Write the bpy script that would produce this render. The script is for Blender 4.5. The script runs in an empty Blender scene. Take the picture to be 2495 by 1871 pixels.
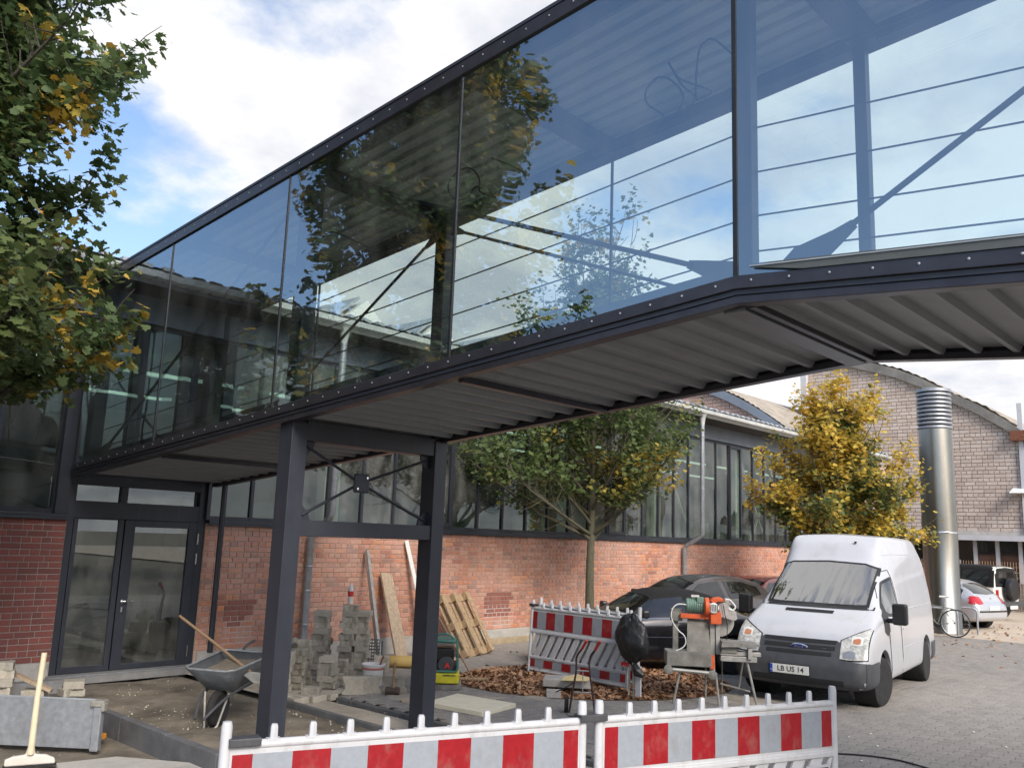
import bpy, bmesh, math, random
import numpy as np
from mathutils import Vector, Matrix, noise
from mathutils.bvhtree import BVHTree
R = math.radians
random.seed(7)
RNG = np.random.default_rng(7)
S = bpy.context.scene
COL = S.collection

# ------------------------------------------------------------------ camera
cam_d = bpy.data.cameras.new('camera'); cam = bpy.data.objects.new('camera', cam_d); COL.objects.link(cam)
cam_d.sensor_fit = 'HORIZONTAL'; cam_d.sensor_width = 36.0; cam_d.lens = 36.0 * 2125.0 / 2495.0
cam_d.clip_start = 0.05; cam_d.clip_end = 2000
CR = Matrix(((0.6762, -0.1515, -0.7210), (-0.7358, -0.0909, -0.6711), (0.0362, 0.9843, -0.1729)))
q = CR.to_quaternion().normalized()
cam.matrix_world = Matrix.Translation((0, 0, 2.15)) @ q.to_matrix().to_4x4()
S.camera = cam

# ------------------------------------------------------------------ light
SUN_EL = 34.0
SUN_DIR = Vector((-0.40, -0.917, 0)).normalized() * math.cos(R(SUN_EL)) + Vector((0, 0, math.sin(R(SUN_EL))))
sun_d = bpy.data.lights.new('sun', 'SUN'); sun = bpy.data.objects.new('sun', sun_d); COL.objects.link(sun)
sun_d.energy = 1.5; sun_d.angle = R(24); sun_d.color = (1.0, 0.93, 0.84)
sun.rotation_mode = 'QUATERNION'; sun.rotation_quaternion = SUN_DIR.to_track_quat('Z', 'Y')
sun.location = (0, -30, 40)

W = bpy.data.worlds.new('World'); S.world = W; W.use_nodes = True
nt = W.node_tree; nt.nodes.clear(); N = nt.nodes.new; L = nt.links.new
out = N('ShaderNodeOutputWorld'); bg = N('ShaderNodeBackground'); L(bg.outputs[0], out.inputs[0])
sky = N('ShaderNodeTexSky'); sky.sky_type = 'NISHITA'; sky.sun_disc = False
sky.sun_elevation = R(SUN_EL); sky.sun_rotation = math.atan2(SUN_DIR.x, SUN_DIR.y)
sky.air_density = 1.0; sky.dust_density = 1.8; sky.ozone_density = 1.5
tc = N('ShaderNodeTexCoord')
sep = N('ShaderNodeSeparateXYZ'); L(tc.outputs['Generated'], sep.inputs[0])
def wm(op, a, b=None, c=None, clamp=False):
    m = N('ShaderNodeMath'); m.operation = op; m.use_clamp = clamp
    for i, v in enumerate((a, b, c)):
        if v is None: continue
        if isinstance(v, (int, float)): m.inputs[i].default_value = v
        else: L(v, m.inputs[i])
    return m.outputs[0]
zz = wm('ADD', wm('MAXIMUM', sep.outputs[2], 0.0), 0.22)
comb = N('ShaderNodeCombineXYZ')
L(wm('DIVIDE', sep.outputs[0], zz), comb.inputs[0]); L(wm('DIVIDE', sep.outputs[1], zz), comb.inputs[1]); comb.inputs[2].default_value = 3.7
def wnoise(scale, detail, rough, off):
    mp = N('ShaderNodeMapping'); mp.inputs['Location'].default_value = off; L(comb.outputs[0], mp.inputs[0])
    n = N('ShaderNodeTexNoise'); n.inputs['Scale'].default_value = scale; n.inputs['Detail'].default_value = detail
    n.inputs['Roughness'].default_value = rough; L(mp.outputs[0], n.inputs['Vector']); return n.outputs['Fac']
n1 = wnoise(1.25, 9, 0.56, (4.1, 1.3, 0)); n2 = wnoise(3.1, 6, 0.55, (0.4, 2.3, 1.0))
# cloud bank ahead of the camera, clear blue over the shoulder on the left
side = sep.outputs[0]
bias = wm('ADD', wm('MULTIPLY', wm('SUBTRACT', side, 0.28), 0.30), 0.05)
bias = wm('MINIMUM', wm('MAXIMUM', bias, -0.14), 0.16)
cf = wm('ADD', n1, bias)
mr = N('ShaderNodeMapRange'); mr.interpolation_type = 'SMOOTHSTEP'; mr.inputs[1].default_value = 0.49; mr.inputs[2].default_value = 0.61
L(cf, mr.inputs[0])
ccr = N('ShaderNodeValToRGB'); L(n2, ccr.inputs[0])
ccr.color_ramp.elements[0].position = 0.36; ccr.color_ramp.elements[0].color = (3.05, 3.15, 3.55, 1)
ccr.color_ramp.elements[1].position = 0.56; ccr.color_ramp.elements[1].color = (4.5, 4.45, 4.45, 1)
mx = N('ShaderNodeMix'); mx.data_type = 'RGBA'
sky2 = N('ShaderNodeMix'); sky2.data_type = 'RGBA'; sky2.blend_type = 'MULTIPLY'; sky2.inputs[0].default_value = 1.0
L(sky.outputs[0], sky2.inputs[6]); sky2.inputs[7].default_value = (1.0, 1.0, 1.02, 1)
L(mr.outputs[0], mx.inputs[0]); L(sky2.outputs[2], mx.inputs[6]); L(ccr.outputs[0], mx.inputs[7])
L(mx.outputs[2], bg.inputs[0]); bg.inputs[1].default_value = 0.10

S.view_settings.view_transform = 'Standard'; S.view_settings.look = 'None'
S.view_settings.gamma = 1.0; S.view_settings.exposure = 1.3
try: S.view_settings.use_curve_mapping = False
except Exception: pass
cy = S.cycles
cy.max_bounces = 8; cy.transparent_max_bounces = 16; cy.diffuse_bounces = 4; cy.glossy_bounces = 3; cy.transmission_bounces = 4
cy.sample_clamp_indirect = 6.0; cy.caustics_reflective = False; cy.caustics_refractive = False
cy.use_denoising = True

# ------------------------------------------------------------------ materials
def mat(name, col, rough=0.6, metal=0.0, var=0.12, scale=6.0, bump=0.0, bscale=60.0, coat=0.0, detail=4, col2=None, spec=0.5, stretch=None):
    m = bpy.data.materials.new(name); m.use_nodes = True
    t = m.node_tree; b = t.nodes['Principled BSDF']
    b.inputs['Roughness'].default_value = rough; b.inputs['Metallic'].default_value = metal
    b.inputs['Specular IOR Level'].default_value = spec
    if coat: b.inputs['Coat Weight'].default_value = coat; b.inputs['Coat Roughness'].default_value = 0.05
    tc = t.nodes.new('ShaderNodeTexCoord'); src = tc.outputs['Object']
    if stretch:
        mp = t.nodes.new('ShaderNodeMapping'); mp.inputs['Scale'].default_value = stretch
        t.links.new(src, mp.inputs[0]); src = mp.outputs[0]
    n = t.nodes.new('ShaderNodeTexNoise'); n.inputs['Scale'].default_value = scale; n.inputs['Detail'].default_value = detail
    n.inputs['Roughness'].default_value = 0.6
    t.links.new(src, n.inputs['Vector'])
    r = t.nodes.new('ShaderNodeValToRGB'); t.links.new(n.outputs['Fac'], r.inputs[0])
    r.color_ramp.elements[0].position = 0.3; r.color_ramp.elements[1].position = 0.7
    c2 = col2 or tuple(min(1, c * (1 + var)) for c in col)
    r.color_ramp.elements[0].color = (*[c * (1 - var) for c in col], 1); r.color_ramp.elements[1].color = (*c2, 1)
    t.links.new(r.outputs[0], b.inputs['Base Color'])
    if bump:
        n2 = t.nodes.new('ShaderNodeTexNoise'); n2.inputs['Scale'].default_value = bscale; n2.inputs['Detail'].default_value = 5
        t.links.new(src, n2.inputs['Vector'])
        bp = t.nodes.new('ShaderNodeBump'); bp.inputs['Strength'].default_value = bump; bp.inputs['Distance'].default_value = 0.02
        t.links.new(n2.outputs['Fac'], bp.inputs['Height']); t.links.new(bp.outputs[0], b.inputs['Normal'])
    return m

def grime(m, col=(0.20, 0.17, 0.13), amt=0.5, scale=5.0, lo=0.52, hi=0.72, stretch=(1, 1, .5)):
    t = m.node_tree; b = t.nodes['Principled BSDF']; l = b.inputs['Base Color'].links[0]; src = l.from_socket
    tc = t.nodes.new('ShaderNodeTexCoord'); mp = t.nodes.new('ShaderNodeMapping'); mp.inputs['Scale'].default_value = stretch; t.links.new(tc.outputs['Object'], mp.inputs[0])
    n = t.nodes.new('ShaderNodeTexNoise'); n.inputs['Scale'].default_value = scale; n.inputs['Detail'].default_value = 10; n.inputs['Roughness'].default_value = 0.7; t.links.new(mp.outputs[0], n.inputs['Vector'])
    r = t.nodes.new('ShaderNodeMapRange'); r.inputs[1].default_value = lo; r.inputs[2].default_value = hi; r.inputs[4].default_value = amt; t.links.new(n.outputs['Fac'], r.inputs[0])
    mx = t.nodes.new('ShaderNodeMix'); mx.data_type = 'RGBA'; t.links.new(r.outputs[0], mx.inputs[0]); t.links.new(src, mx.inputs[6]); mx.inputs[7].default_value = (*col, 1)
    t.links.new(mx.outputs[2], b.inputs['Base Color']); return m

def rnd_mat(name, cols, rough=0.85, wash=None, wash_scale=0.6, wash_amt=0.6, bump=0.4, bscale=80, grain=0.15):
    """per-piece colour: face attribute 'rnd' on joined meshes, Object Info random on single pieces"""
    m = bpy.data.materials.new(name); m.use_nodes = True
    t = m.node_tree; b = t.nodes['Principled BSDF']; b.inputs['Roughness'].default_value = rough
    b.inputs['Specular IOR Level'].default_value = 0.3
    at = t.nodes.new('ShaderNodeAttribute'); at.attribute_name = 'rnd'
    oi = t.nodes.new('ShaderNodeObjectInfo')
    ad = t.nodes.new('ShaderNodeMath'); ad.operation = 'ADD'; t.links.new(at.outputs['Fac'], ad.inputs[0]); t.links.new(oi.outputs['Random'], ad.inputs[1])
    fr = t.nodes.new('ShaderNodeMath'); fr.operation = 'FRACT'; t.links.new(ad.outputs[0], fr.inputs[0])
    r = t.nodes.new('ShaderNodeValToRGB'); r.color_ramp.interpolation = 'LINEAR'
    els = r.color_ramp.elements
    while len(els) < len(cols): els.new(0.5)
    for i, c in enumerate(cols): els[i].position = i / (len(cols) - 1); els[i].color = (*c, 1)
    t.links.new(fr.outputs[0], r.inputs[0]); cur = r.outputs[0]
    g = t.nodes.new('ShaderNodeNewGeometry')
    if wash:
        n = t.nodes.new('ShaderNodeTexNoise'); n.inputs['Scale'].default_value = wash_scale; n.inputs['Detail'].default_value = 6; n.inputs['Roughness'].default_value = 0.65
        t.links.new(g.outputs['Position'], n.inputs['Vector'])
        mr = t.nodes.new('ShaderNodeMapRange'); mr.inputs[1].default_value = 0.35; mr.inputs[2].default_value = 0.7; mr.inputs[4].default_value = wash_amt
        t.links.new(n.outputs['Fac'], mr.inputs[0])
        mx = t.nodes.new('ShaderNodeMix'); mx.data_type = 'RGBA'; t.links.new(mr.outputs[0], mx.inputs[0]); t.links.new(cur, mx.inputs[6])
        mx.inputs[7].default_value = (*wash, 1); cur = mx.outputs[2]
    n3 = t.nodes.new('ShaderNodeTexNoise'); n3.inputs['Scale'].default_value = 35; n3.inputs['Detail'].default_value = 4
    t.links.new(g.outputs['Position'], n3.inputs['Vector'])
    mr3 = t.nodes.new('ShaderNodeMapRange'); mr3.inputs[3].default_value = 1 - grain * 2; mr3.inputs[4].default_value = 1 + grain * 2
    t.links.new(n3.outputs['Fac'], mr3.inputs[0])
    ml = t.nodes.new('ShaderNodeMix'); ml.data_type = 'RGBA'; ml.blend_type = 'MULTIPLY'; ml.inputs[0].default_value = 1
    t.links.new(cur, ml.inputs[6]); t.links.new(mr3.outputs[0], ml.inputs[7]); t.links.new(ml.outputs[2], b.inputs['Base Color'])
    if bump:
        n2 = t.nodes.new('ShaderNodeTexNoise'); n2.inputs['Scale'].default_value = bscale; n2.inputs['Detail'].default_value = 4
        t.links.new(g.outputs['Position'], n2.inputs['Vector'])
        bp = t.nodes.new('ShaderNodeBump'); bp.inputs['Strength'].default_value = bump; bp.inputs['Distance'].default_value = 0.01
        t.links.new(n2.outputs['Fac'], bp.inputs['Height']); t.links.new(bp.outputs[0], b.inputs['Normal'])
    return m

def glass_mat(name, tint=(0.85, 0.92, 0.9), base=0.08, ior=1.5, gloss=(1, 1, 1), rough=0.0, gain=1.0, dirt=0.0, warp=0.0, wscale=(1.2, 1.2, .6)):
    m = bpy.data.materials.new(name); m.use_nodes = True; t = m.node_tree; t.nodes.clear()
    o = t.nodes.new('ShaderNodeOutputMaterial'); mx = t.nodes.new('ShaderNodeMixShader')
    tr = t.nodes.new('ShaderNodeBsdfTransparent'); tr.inputs[0].default_value = (*tint, 1)
    gl = t.nodes.new('ShaderNodeBsdfGlossy'); gl.inputs[0].default_value = (*gloss, 1); gl.inputs['Roughness'].default_value = rough
    fr = t.nodes.new('ShaderNodeFresnel'); fr.inputs[0].default_value = ior
    if warp:
        g0 = t.nodes.new('ShaderNodeNewGeometry'); m0 = t.nodes.new('ShaderNodeMapping'); m0.inputs['Scale'].default_value = wscale; t.links.new(g0.outputs['Position'], m0.inputs[0])
        n0 = t.nodes.new('ShaderNodeTexNoise'); n0.inputs['Scale'].default_value = 1.0; n0.inputs['Detail'].default_value = 1.5; t.links.new(m0.outputs[0], n0.inputs['Vector'])
        b0 = t.nodes.new('ShaderNodeBump'); b0.inputs['Strength'].default_value = 1.0; b0.inputs['Distance'].default_value = warp; t.links.new(n0.outputs['Fac'], b0.inputs['Height']); t.links.new(b0.outputs[0], gl.inputs['Normal'])
    mu = t.nodes.new('ShaderNodeMath'); mu.operation = 'MULTIPLY_ADD'; mu.use_clamp = True
    t.links.new(fr.outputs[0], mu.inputs[0]); mu.inputs[1].default_value = gain; mu.inputs[2].default_value = base
    t.links.new(mu.outputs[0], mx.inputs[0]); t.links.new(tr.outputs[0], mx.inputs[1]); t.links.new(gl.outputs[0], mx.inputs[2])
    last = mx.outputs[0]
    if dirt:
        df = t.nodes.new('ShaderNodeBsdfDiffuse'); df.inputs[0].default_value = (0.5, 0.5, 0.47, 1)
        g = t.nodes.new('ShaderNodeNewGeometry'); n = t.nodes.new('ShaderNodeTexNoise'); n.inputs['Scale'].default_value = 2.2; n.inputs['Detail'].default_value = 8
        mp = t.nodes.new('ShaderNodeMapping'); mp.inputs['Scale'].default_value = (1.6, 1.6, 0.7); t.links.new(g.outputs['Position'], mp.inputs[0]); t.links.new(mp.outputs[0], n.inputs['Vector'])
        mr = t.nodes.new('ShaderNodeMapRange'); mr.inputs[1].default_value = 0.35; mr.inputs[2].default_value = 0.75; mr.inputs[4].default_value = dirt
        t.links.new(n.outputs['Fac'], mr.inputs[0])
        m2 = t.nodes.new('ShaderNodeMixShader'); t.links.new(mr.outputs[0], m2.inputs[0]); t.links.new(last, m2.inputs[1]); t.links.new(df.outputs[0], m2.inputs[2]); last = m2.outputs[0]
    t.links.new(last, o.inputs[0]); return m

def emit_mat(name, col, s):
    m = bpy.data.materials.new(name); m.use_nodes = True; b = m.node_tree.nodes['Principled BSDF']
    b.inputs['Base Color'].default_value = (*col, 1); b.inputs['Emission Color'].default_value = (*col, 1); b.inputs['Emission Strength'].default_value = s
    return m

def leaf_mat(name, greens, yellows, transl=0.42):
    m = bpy.data.materials.new(name); m.use_nodes = True; t = m.node_tree; b = t.nodes['Principled BSDF']
    b.inputs['Roughness'].default_value = 0.5; b.inputs['Specular IOR Level'].default_value = 0.35
    o = [n for n in t.nodes if n.type == 'OUTPUT_MATERIAL'][0]
    a = t.nodes.new('ShaderNodeAttribute'); a.attribute_name = 'rnd'
    a2 = t.nodes.new('ShaderNodeAttribute'); a2.attribute_name = 'tone'
    oi = t.nodes.new('ShaderNodeObjectInfo')
    ad = t.nodes.new('ShaderNodeMath'); ad.operation = 'ADD'; t.links.new(a.outputs['Fac'], ad.inputs[0]); t.links.new(oi.outputs['Random'], ad.inputs[1])
    fr = t.nodes.new('ShaderNodeMath'); fr.operation = 'FRACT'; t.links.new(ad.outputs[0], fr.inputs[0])
    rs = []
    for cols in (greens, yellows):
        r = t.nodes.new('ShaderNodeValToRGB'); els = r.color_ramp.elements
        while len(els) < len(cols): els.new(0.5)
        for i, c in enumerate(cols): els[i].position = i / (len(cols) - 1); els[i].color = (*c, 1)
        t.links.new(fr.outputs[0], r.inputs[0]); rs.append(r)
    mx = t.nodes.new('ShaderNodeMix'); mx.data_type = 'RGBA'; t.links.new(a2.outputs['Fac'], mx.inputs[0])
    t.links.new(rs[0].outputs[0], mx.inputs[6]); t.links.new(rs[1].outputs[0], mx.inputs[7])
    t.links.new(mx.outputs[2], b.inputs['Base Color'])
    tl = t.nodes.new('ShaderNodeBsdfTranslucent'); t.links.new(mx.outputs[2], tl.inputs[0])
    ms = t.nodes.new('ShaderNodeMixShader'); ms.inputs[0].default_value = transl
    t.links.new(b.outputs[0], ms.inputs[1]); t.links.new(tl.outputs[0], ms.inputs[2]); t.links.new(ms.outputs[0], o.inputs[0])
    return m

ANTH = mat('anthracite powder coated steel', (0.026, 0.030, 0.042), 0.45, 0.0, 0.15, 3, 0.05, 200)
ANTH2 = mat('anthracite aluminium frame', (0.030, 0.034, 0.045), 0.38, 0.2, 0.12, 3)
FASCIA = mat('dark folded metal fascia', (0.048, 0.047, 0.057), 0.33, 0.5, 0.2, 5)
GALV = mat('galvanised steel', (0.33, 0.35, 0.38), 0.45, 0.5, 0.18, 14, 0.1, 90)
ZINC = mat('weathered zinc sheet', (0.40, 0.43, 0.46), 0.5, 0.35, 0.15, 4)
PALEGUT = mat('pale zinc gutter', (0.52, 0.54, 0.53), 0.5, 0.2, 0.15, 3)
CONC = mat('grey concrete plinth', (0.42, 0.405, 0.375), 0.9, 0, 0.2, 3, 0.5, 70)
CONCD = mat('dark concrete kerb', (0.105, 0.108, 0.115), 0.9, 0, 0.2, 6, 0.4, 90)
CONCL = mat('light concrete edge', (0.22, 0.22, 0.22), 0.9, 0, 0.15, 6, 0.4, 90)
MORTAR = mat('pale lime mortar', (0.52, 0.41, 0.34), 0.95, 0, 0.15, 2, 0.5, 120, col2=(0.62, 0.44, 0.34))
MORTARG = mat('light grey mortar', (0.38, 0.35, 0.33), 0.95, 0, 0.1, 3, 0.5, 120)
BRICK = rnd_mat('washed orange brick', [(0.44, 0.18, 0.12), (0.50, 0.235, 0.165), (0.52, 0.27, 0.20), (0.34, 0.14, 0.10), (0.60, 0.25, 0.12), (0.25, 0.15, 0.125), (0.55, 0.30, 0.21), (0.42, 0.23, 0.17)], 0.9, (0.60, 0.395, 0.325), 0.7, 0.68)
BRICKR = rnd_mat('dark red facing brick', [(0.20, 0.072, 0.06), (0.25, 0.085, 0.07), (0.17, 0.068, 0.06), (0.22, 0.078, 0.068)], 0.85, None, bump=0.3)
BRICKW = rnd_mat('pale pinkish block', [(0.50, 0.43, 0.38), (0.55, 0.48, 0.43), (0.44, 0.36, 0.31), (0.52, 0.44, 0.38), (0.40, 0.33, 0.29), (0.56, 0.50, 0.45)], 0.95, (0.42, 0.34, 0.29), 0.35, 0.5, bump=0.6, bscale=20)
BRICKP = rnd_mat('pink gable block', [(0.46, 0.32, 0.27), (0.50, 0.37, 0.31), (0.40, 0.28, 0.24), (0.47, 0.34, 0.29)], 0.95, (0.42, 0.28, 0.23), 0.3, 0.5, bump=0.6, bscale=20)
PAVER = rnd_mat('grey concrete paver', [(0.25, 0.235, 0.22), (0.29, 0.272, 0.252), (0.225, 0.213, 0.20), (0.30, 0.283, 0.262), (0.265, 0.245, 0.228)], 0.92, (0.33, 0.30, 0.265), 0.5, 0.55, bump=0.5, bscale=90)
STONE = rnd_mat('loose concrete paving stone', [(0.36, 0.335, 0.28), (0.42, 0.39, 0.33), (0.30, 0.28, 0.24), (0.46, 0.42, 0.36)], 0.95, (0.50, 0.455, 0.365), 2.2, 0.5, bump=0.7, bscale=70)
DIRT = mat('damp sand and grit', (0.115, 0.098, 0.075), 0.98, 0, 0.35, 1.6, 1.0, 32, detail=12, col2=(0.26, 0.225, 0.175))
SAND = mat('pale bedding sand', (0.36, 0.32, 0.26), 0.98, 0, 0.3, 1.6, 0.9, 40, detail=9)
YARD = mat('sandy yard with painted sun', (0.50, 0.42, 0.33), 0.95, 0, 0.2, 0.8, 0.6, 30, detail=9)  # sandy ground, coloured lighter to carry the warm sunlit patch
WOOD = mat('weathered pallet wood', (0.38, 0.27, 0.16), 0.85, 0, 0.35, 3, 0.4, 30, stretch=(10, 10, 1.2))
PLANKM = mat('dusty plank wood', (0.44, 0.34, 0.24), 0.9, 0, 0.25, 3, 0.4, 30, stretch=(10, 10, 1.0))
WOODH = mat('ash tool handle', (0.30, 0.20, 0.12), 0.7, 0, 0.2, 8, stretch=(8, 8, 1))
WOODP = mat('pale tool handle', (0.68, 0.60, 0.42), 0.6, 0, 0.1, 8)
WPLAST = mat('white barrier plastic', (0.53, 0.54, 0.56), 0.42, 0, 0.06, 5, 0.03, 40)
REDF = mat('red reflective film', (0.30, 0.012, 0.018), 0.35, 0, 0.12, 30)
GREYF = mat('silver white reflective film', (0.30, 0.33, 0.37), 0.35, 0, 0.06, 30)
DPLAST = mat('dark grey plastic', (0.055, 0.058, 0.065), 0.55, 0, 0.15, 8, 0.08, 300)
BLACK = mat('black rubber', (0.012, 0.012, 0.014), 0.75, 0, 0.2, 20)
TYRE = mat('tyre rubber', (0.02, 0.02, 0.021), 0.85, 0, 0.25, 12, 0.2, 60)
BLKPL = mat('black plastic', (0.012, 0.012, 0.013), 0.4, 0, 0.1, 20)
VANW = mat('white van paint', (0.50, 0.515, 0.55), 0.30, 0, 0.03, 2, coat=0.6)
CARBLK = mat('black car paint', (0.008, 0.008, 0.010), 0.18, 0, 0.1, 3, coat=1.0)
SOFTTOP = mat('black fabric hood', (0.006, 0.006, 0.007), 0.9, 0, 0.2, 10, 0.3, 200)
CARGREY = mat('brown grey metallic paint', (0.085, 0.075, 0.076), 0.35, 0.4, 0.05, 4, coat=1.0)
SILVER = mat('silver car paint', (0.50, 0.52, 0.55), 0.3, 0.45, 0.03, 4, coat=1.0)
CREAM = mat('cream white car paint', (0.72, 0.72, 0.66), 0.3, 0, 0.03, 4, coat=0.8)
CHROME = mat('chrome', (0.75, 0.76, 0.78), 0.15, 1.0, 0.05, 10)
STEEL = mat('brushed stainless steel', (0.30, 0.29, 0.265), 0.32, 1.0, 0.12, 2.0, 0.05, 40, stretch=(1, 1, 0.4))
RUST = mat('rusty primed steel', (0.17, 0.065, 0.035), 0.8, 0.1, 0.35, 12, 0.3, 60)
ORANGE = mat('orange machine paint', (0.72, 0.13, 0.04), 0.5, 0, 0.2, 8)
GREENM = mat('dusty green machine paint', (0.16, 0.26, 0.21), 0.6, 0, 0.2, 8)
TEAL = mat('teal machine frame paint', (0.055, 0.20, 0.17), 0.45, 0, 0.15, 8)
YELLOWM = mat('yellow machine paint', (0.66, 0.60, 0.03), 0.5, 0, 0.12, 8)
DUST = mat('cement dusted steel', (0.25, 0.24, 0.215), 0.85, 0.1, 0.3, 7, 0.4, 60)
DUSTA = mat('dusty aluminium', (0.42, 0.41, 0.38), 0.55, 0.5, 0.2, 10)
STYRO = mat('cream insulation board', (0.82, 0.76, 0.58), 0.9, 0, 0.06, 8, 0.2, 90)
CARD = mat('yellow cardboard', (0.55, 0.38, 0.13), 0.85, 0, 0.12, 8)
WHITEP = mat('white plastic', (0.72, 0.73, 0.70), 0.45, 0, 0.05, 8)
REDP = mat('red plastic', (0.55, 0.03, 0.03), 0.4, 0, 0.08, 8)
BAG = mat('black bin bag film', (0.016, 0.016, 0.018), 0.42, 0, 0.2, 10, 1.0, 9)
BARROW = mat('dark worn steel tray', (0.10, 0.11, 0.12), 0.5, 0.3, 0.3, 7)
BRICKQ = rnd_mat('replaced dark red brick', [(0.27, 0.115, 0.09), (0.32, 0.13, 0.10), (0.24, 0.11, 0.09)], 0.85, None, bump=0.3)
DECK = mat('light grey trapezoid sheet', (0.27, 0.285, 0.30), 0.5, 0.15, 0.08, 2)
CEIL = mat('pale grey roof sheet', (0.74, 0.76, 0.72), 0.5, 0.1, 0.08, 2)
BARK = mat('maple bark', (0.105, 0.092, 0.068), 0.95, 0, 0.3, 9, 0.9, 40, col2=(0.15, 0.145, 0.09), stretch=(6, 6, 1))
BARKD = mat('dark maple bark', (0.05, 0.043, 0.034), 0.95, 0, 0.3, 9, 0.8, 40)
INTW = mat('pale interior wall', (0.22, 0.25, 0.22), 0.8, 0, 0.1, 0.5)
INTD = mat('interior grey floor', (0.34, 0.35, 0.32), 0.6, 0, 0.15, 1)
INTC = mat('white painted steel inside', (0.62, 0.68, 0.63), 0.6, 0, 0.05, 2)
STRIP = emit_mat('lit fluorescent strip', (0.80, 1.0, 0.82), 0.30)
GLASSB = glass_mat('bridge glazing', (0.86, 0.93, 0.90), 0.28, 1.5, (0.78, 0.90, 1.0), dirt=0.06, warp=.012)
GLASSF = glass_mat('far bridge glazing', (0.86, 0.95, 0.95), 0.02, 1.45, (0.9, 1.0, 1.0))
GLASSW = glass_mat('hall window glass', (0.50, 0.60, 0.54), 0.08, 1.45, (0.70, 0.78, 0.78), dirt=0.20, warp=.01)
GLASSD = glass_mat('door glass', (0.58, 0.64, 0.60), 0.14, 1.5, (0.85, 0.92, 0.92), dirt=0.22)
CARGL = glass_mat('car glass', (0.35, 0.40, 0.38), 0.10, 1.5, (1, 1, 1), gain=1.2)
VANGL = glass_mat('windscreen glass', (0.40, 0.46, 0.44), 0.30, 1.5, (1, 1, 1), gain=1.0, warp=.032, wscale=(1.0, 5.0, 1.0))
DARKGL = mat('tinted dark glass', (0.01, 0.011, 0.012), 0.06, 0, 0.1, 3, coat=1.0)
LENS = mat('clear lamp lens', (0.50, 0.50, 0.47), 0.25, 0.0, 0.45, 18, coat=0.35)
LENSR = mat('red lamp lens', (0.42, 0.012, 0.02), 0.15, 0, 0.2, 12, coat=1.0)
LENSO = mat('amber bulb', (0.50, 0.20, 0.10), 0.3, 0, 0.2, 12)
PLATEM = mat('number plate white', (0.68, 0.68, 0.64), 0.4, 0, 0.04, 5)
BLUEP = mat('number plate blue', (0.01, 0.06, 0.42), 0.4, 0, 0.05, 5)
BADGE = mat('blue oval enamel', (0.02, 0.05, 0.25), 0.2, 0, 0.1, 5, coat=1.0)
INK = mat('black print', (0.02, 0.02, 0.02), 0.6)
ROOFD = mat('old grey corrugated roof', (0.30, 0.27, 0.23), 0.95, 0, 0.25, 1.5, 0.5, 12)
FASC2 = mat('weathered concrete verge', (0.17, 0.165, 0.155), 0.95, 0, 0.3, 1.2, 0.8, 8)
FASC1 = mat('blue grey sheet verge', (0.18, 0.21, 0.25), 0.6, 0.2, 0.12, 1.5)
GREYPOST = mat('pale grey window post', (0.46, 0.47, 0.50), 0.7, 0, 0.08, 2)
HOUSE = mat('grey render of the opposite house', (0.22, 0.22, 0.21), 0.9, 0, 0.15, 0.3)
ROOFT = mat('dark roof tiles', (0.05, 0.045, 0.045), 0.8, 0, 0.2, 1.0)
LEAFG = leaf_mat('green maple leaves', [(0.065, 0.11, 0.038), (0.09, 0.14, 0.055), (0.12, 0.165, 0.06), (0.08, 0.125, 0.058)], [(0.56, 0.39, 0.055), (0.66, 0.45, 0.08), (0.42, 0.35, 0.07), (0.60, 0.33, 0.05)])
LEAFL = leaf_mat('light green maple leaves', [(0.085, 0.14, 0.05), (0.12, 0.17, 0.06), (0.15, 0.19, 0.065), (0.10, 0.15, 0.06)], [(0.60, 0.43, 0.06), (0.72, 0.52, 0.10), (0.48, 0.42, 0.09), (0.66, 0.38, 0.06)], .45)
LEAFB = mat('dry brown leaf', (0.20, 0.10, 0.045), 0.85, 0, 0.4, 7, col2=(0.34, 0.19, 0.10), detail=2)
LEAFBR = rnd_mat('dry fallen maple leaves', [(0.22, 0.11, 0.06), (0.36, 0.20, 0.11), (0.48, 0.30, 0.18), (0.28, 0.14, 0.08), (0.42, 0.25, 0.13), (0.20, 0.09, 0.055), (0.52, 0.36, 0.24)], 0.85, None, bump=0)

grime(WPLAST, (.26, .24, .20), .55, 6); grime(REDF, (.30, .22, .19), .35, 9); grime(GREYF, (.22, .21, .19), .45, 9)
grime(VANW, (.36, .34, .30), .42, 2.5); grime(ANTH, (.075, .075, .078), .28, 2.2, stretch=(3, 3, .5)); grime(CARBLK, (.05, .048, .045), .3, 4)
grime(MORTAR, (.30, .25, .21), .4, 1.5); grime(CONC, (.22, .20, .17), .5, 3); grime(GALV, (.24, .22, .19), .4, 5); grime(DECK, (.22, .20, .18), .35, 1.2, stretch=(2, 2, 2))
grime(PALEGUT, (.30, .29, .26), .4, 2); grime(CONCD, (.16, .14, .12), .5, 6); grime(BLKPL, (.05, .05, .048), .3, 6); grime(DPLAST, (.11, .105, .095), .35, 5)
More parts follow.
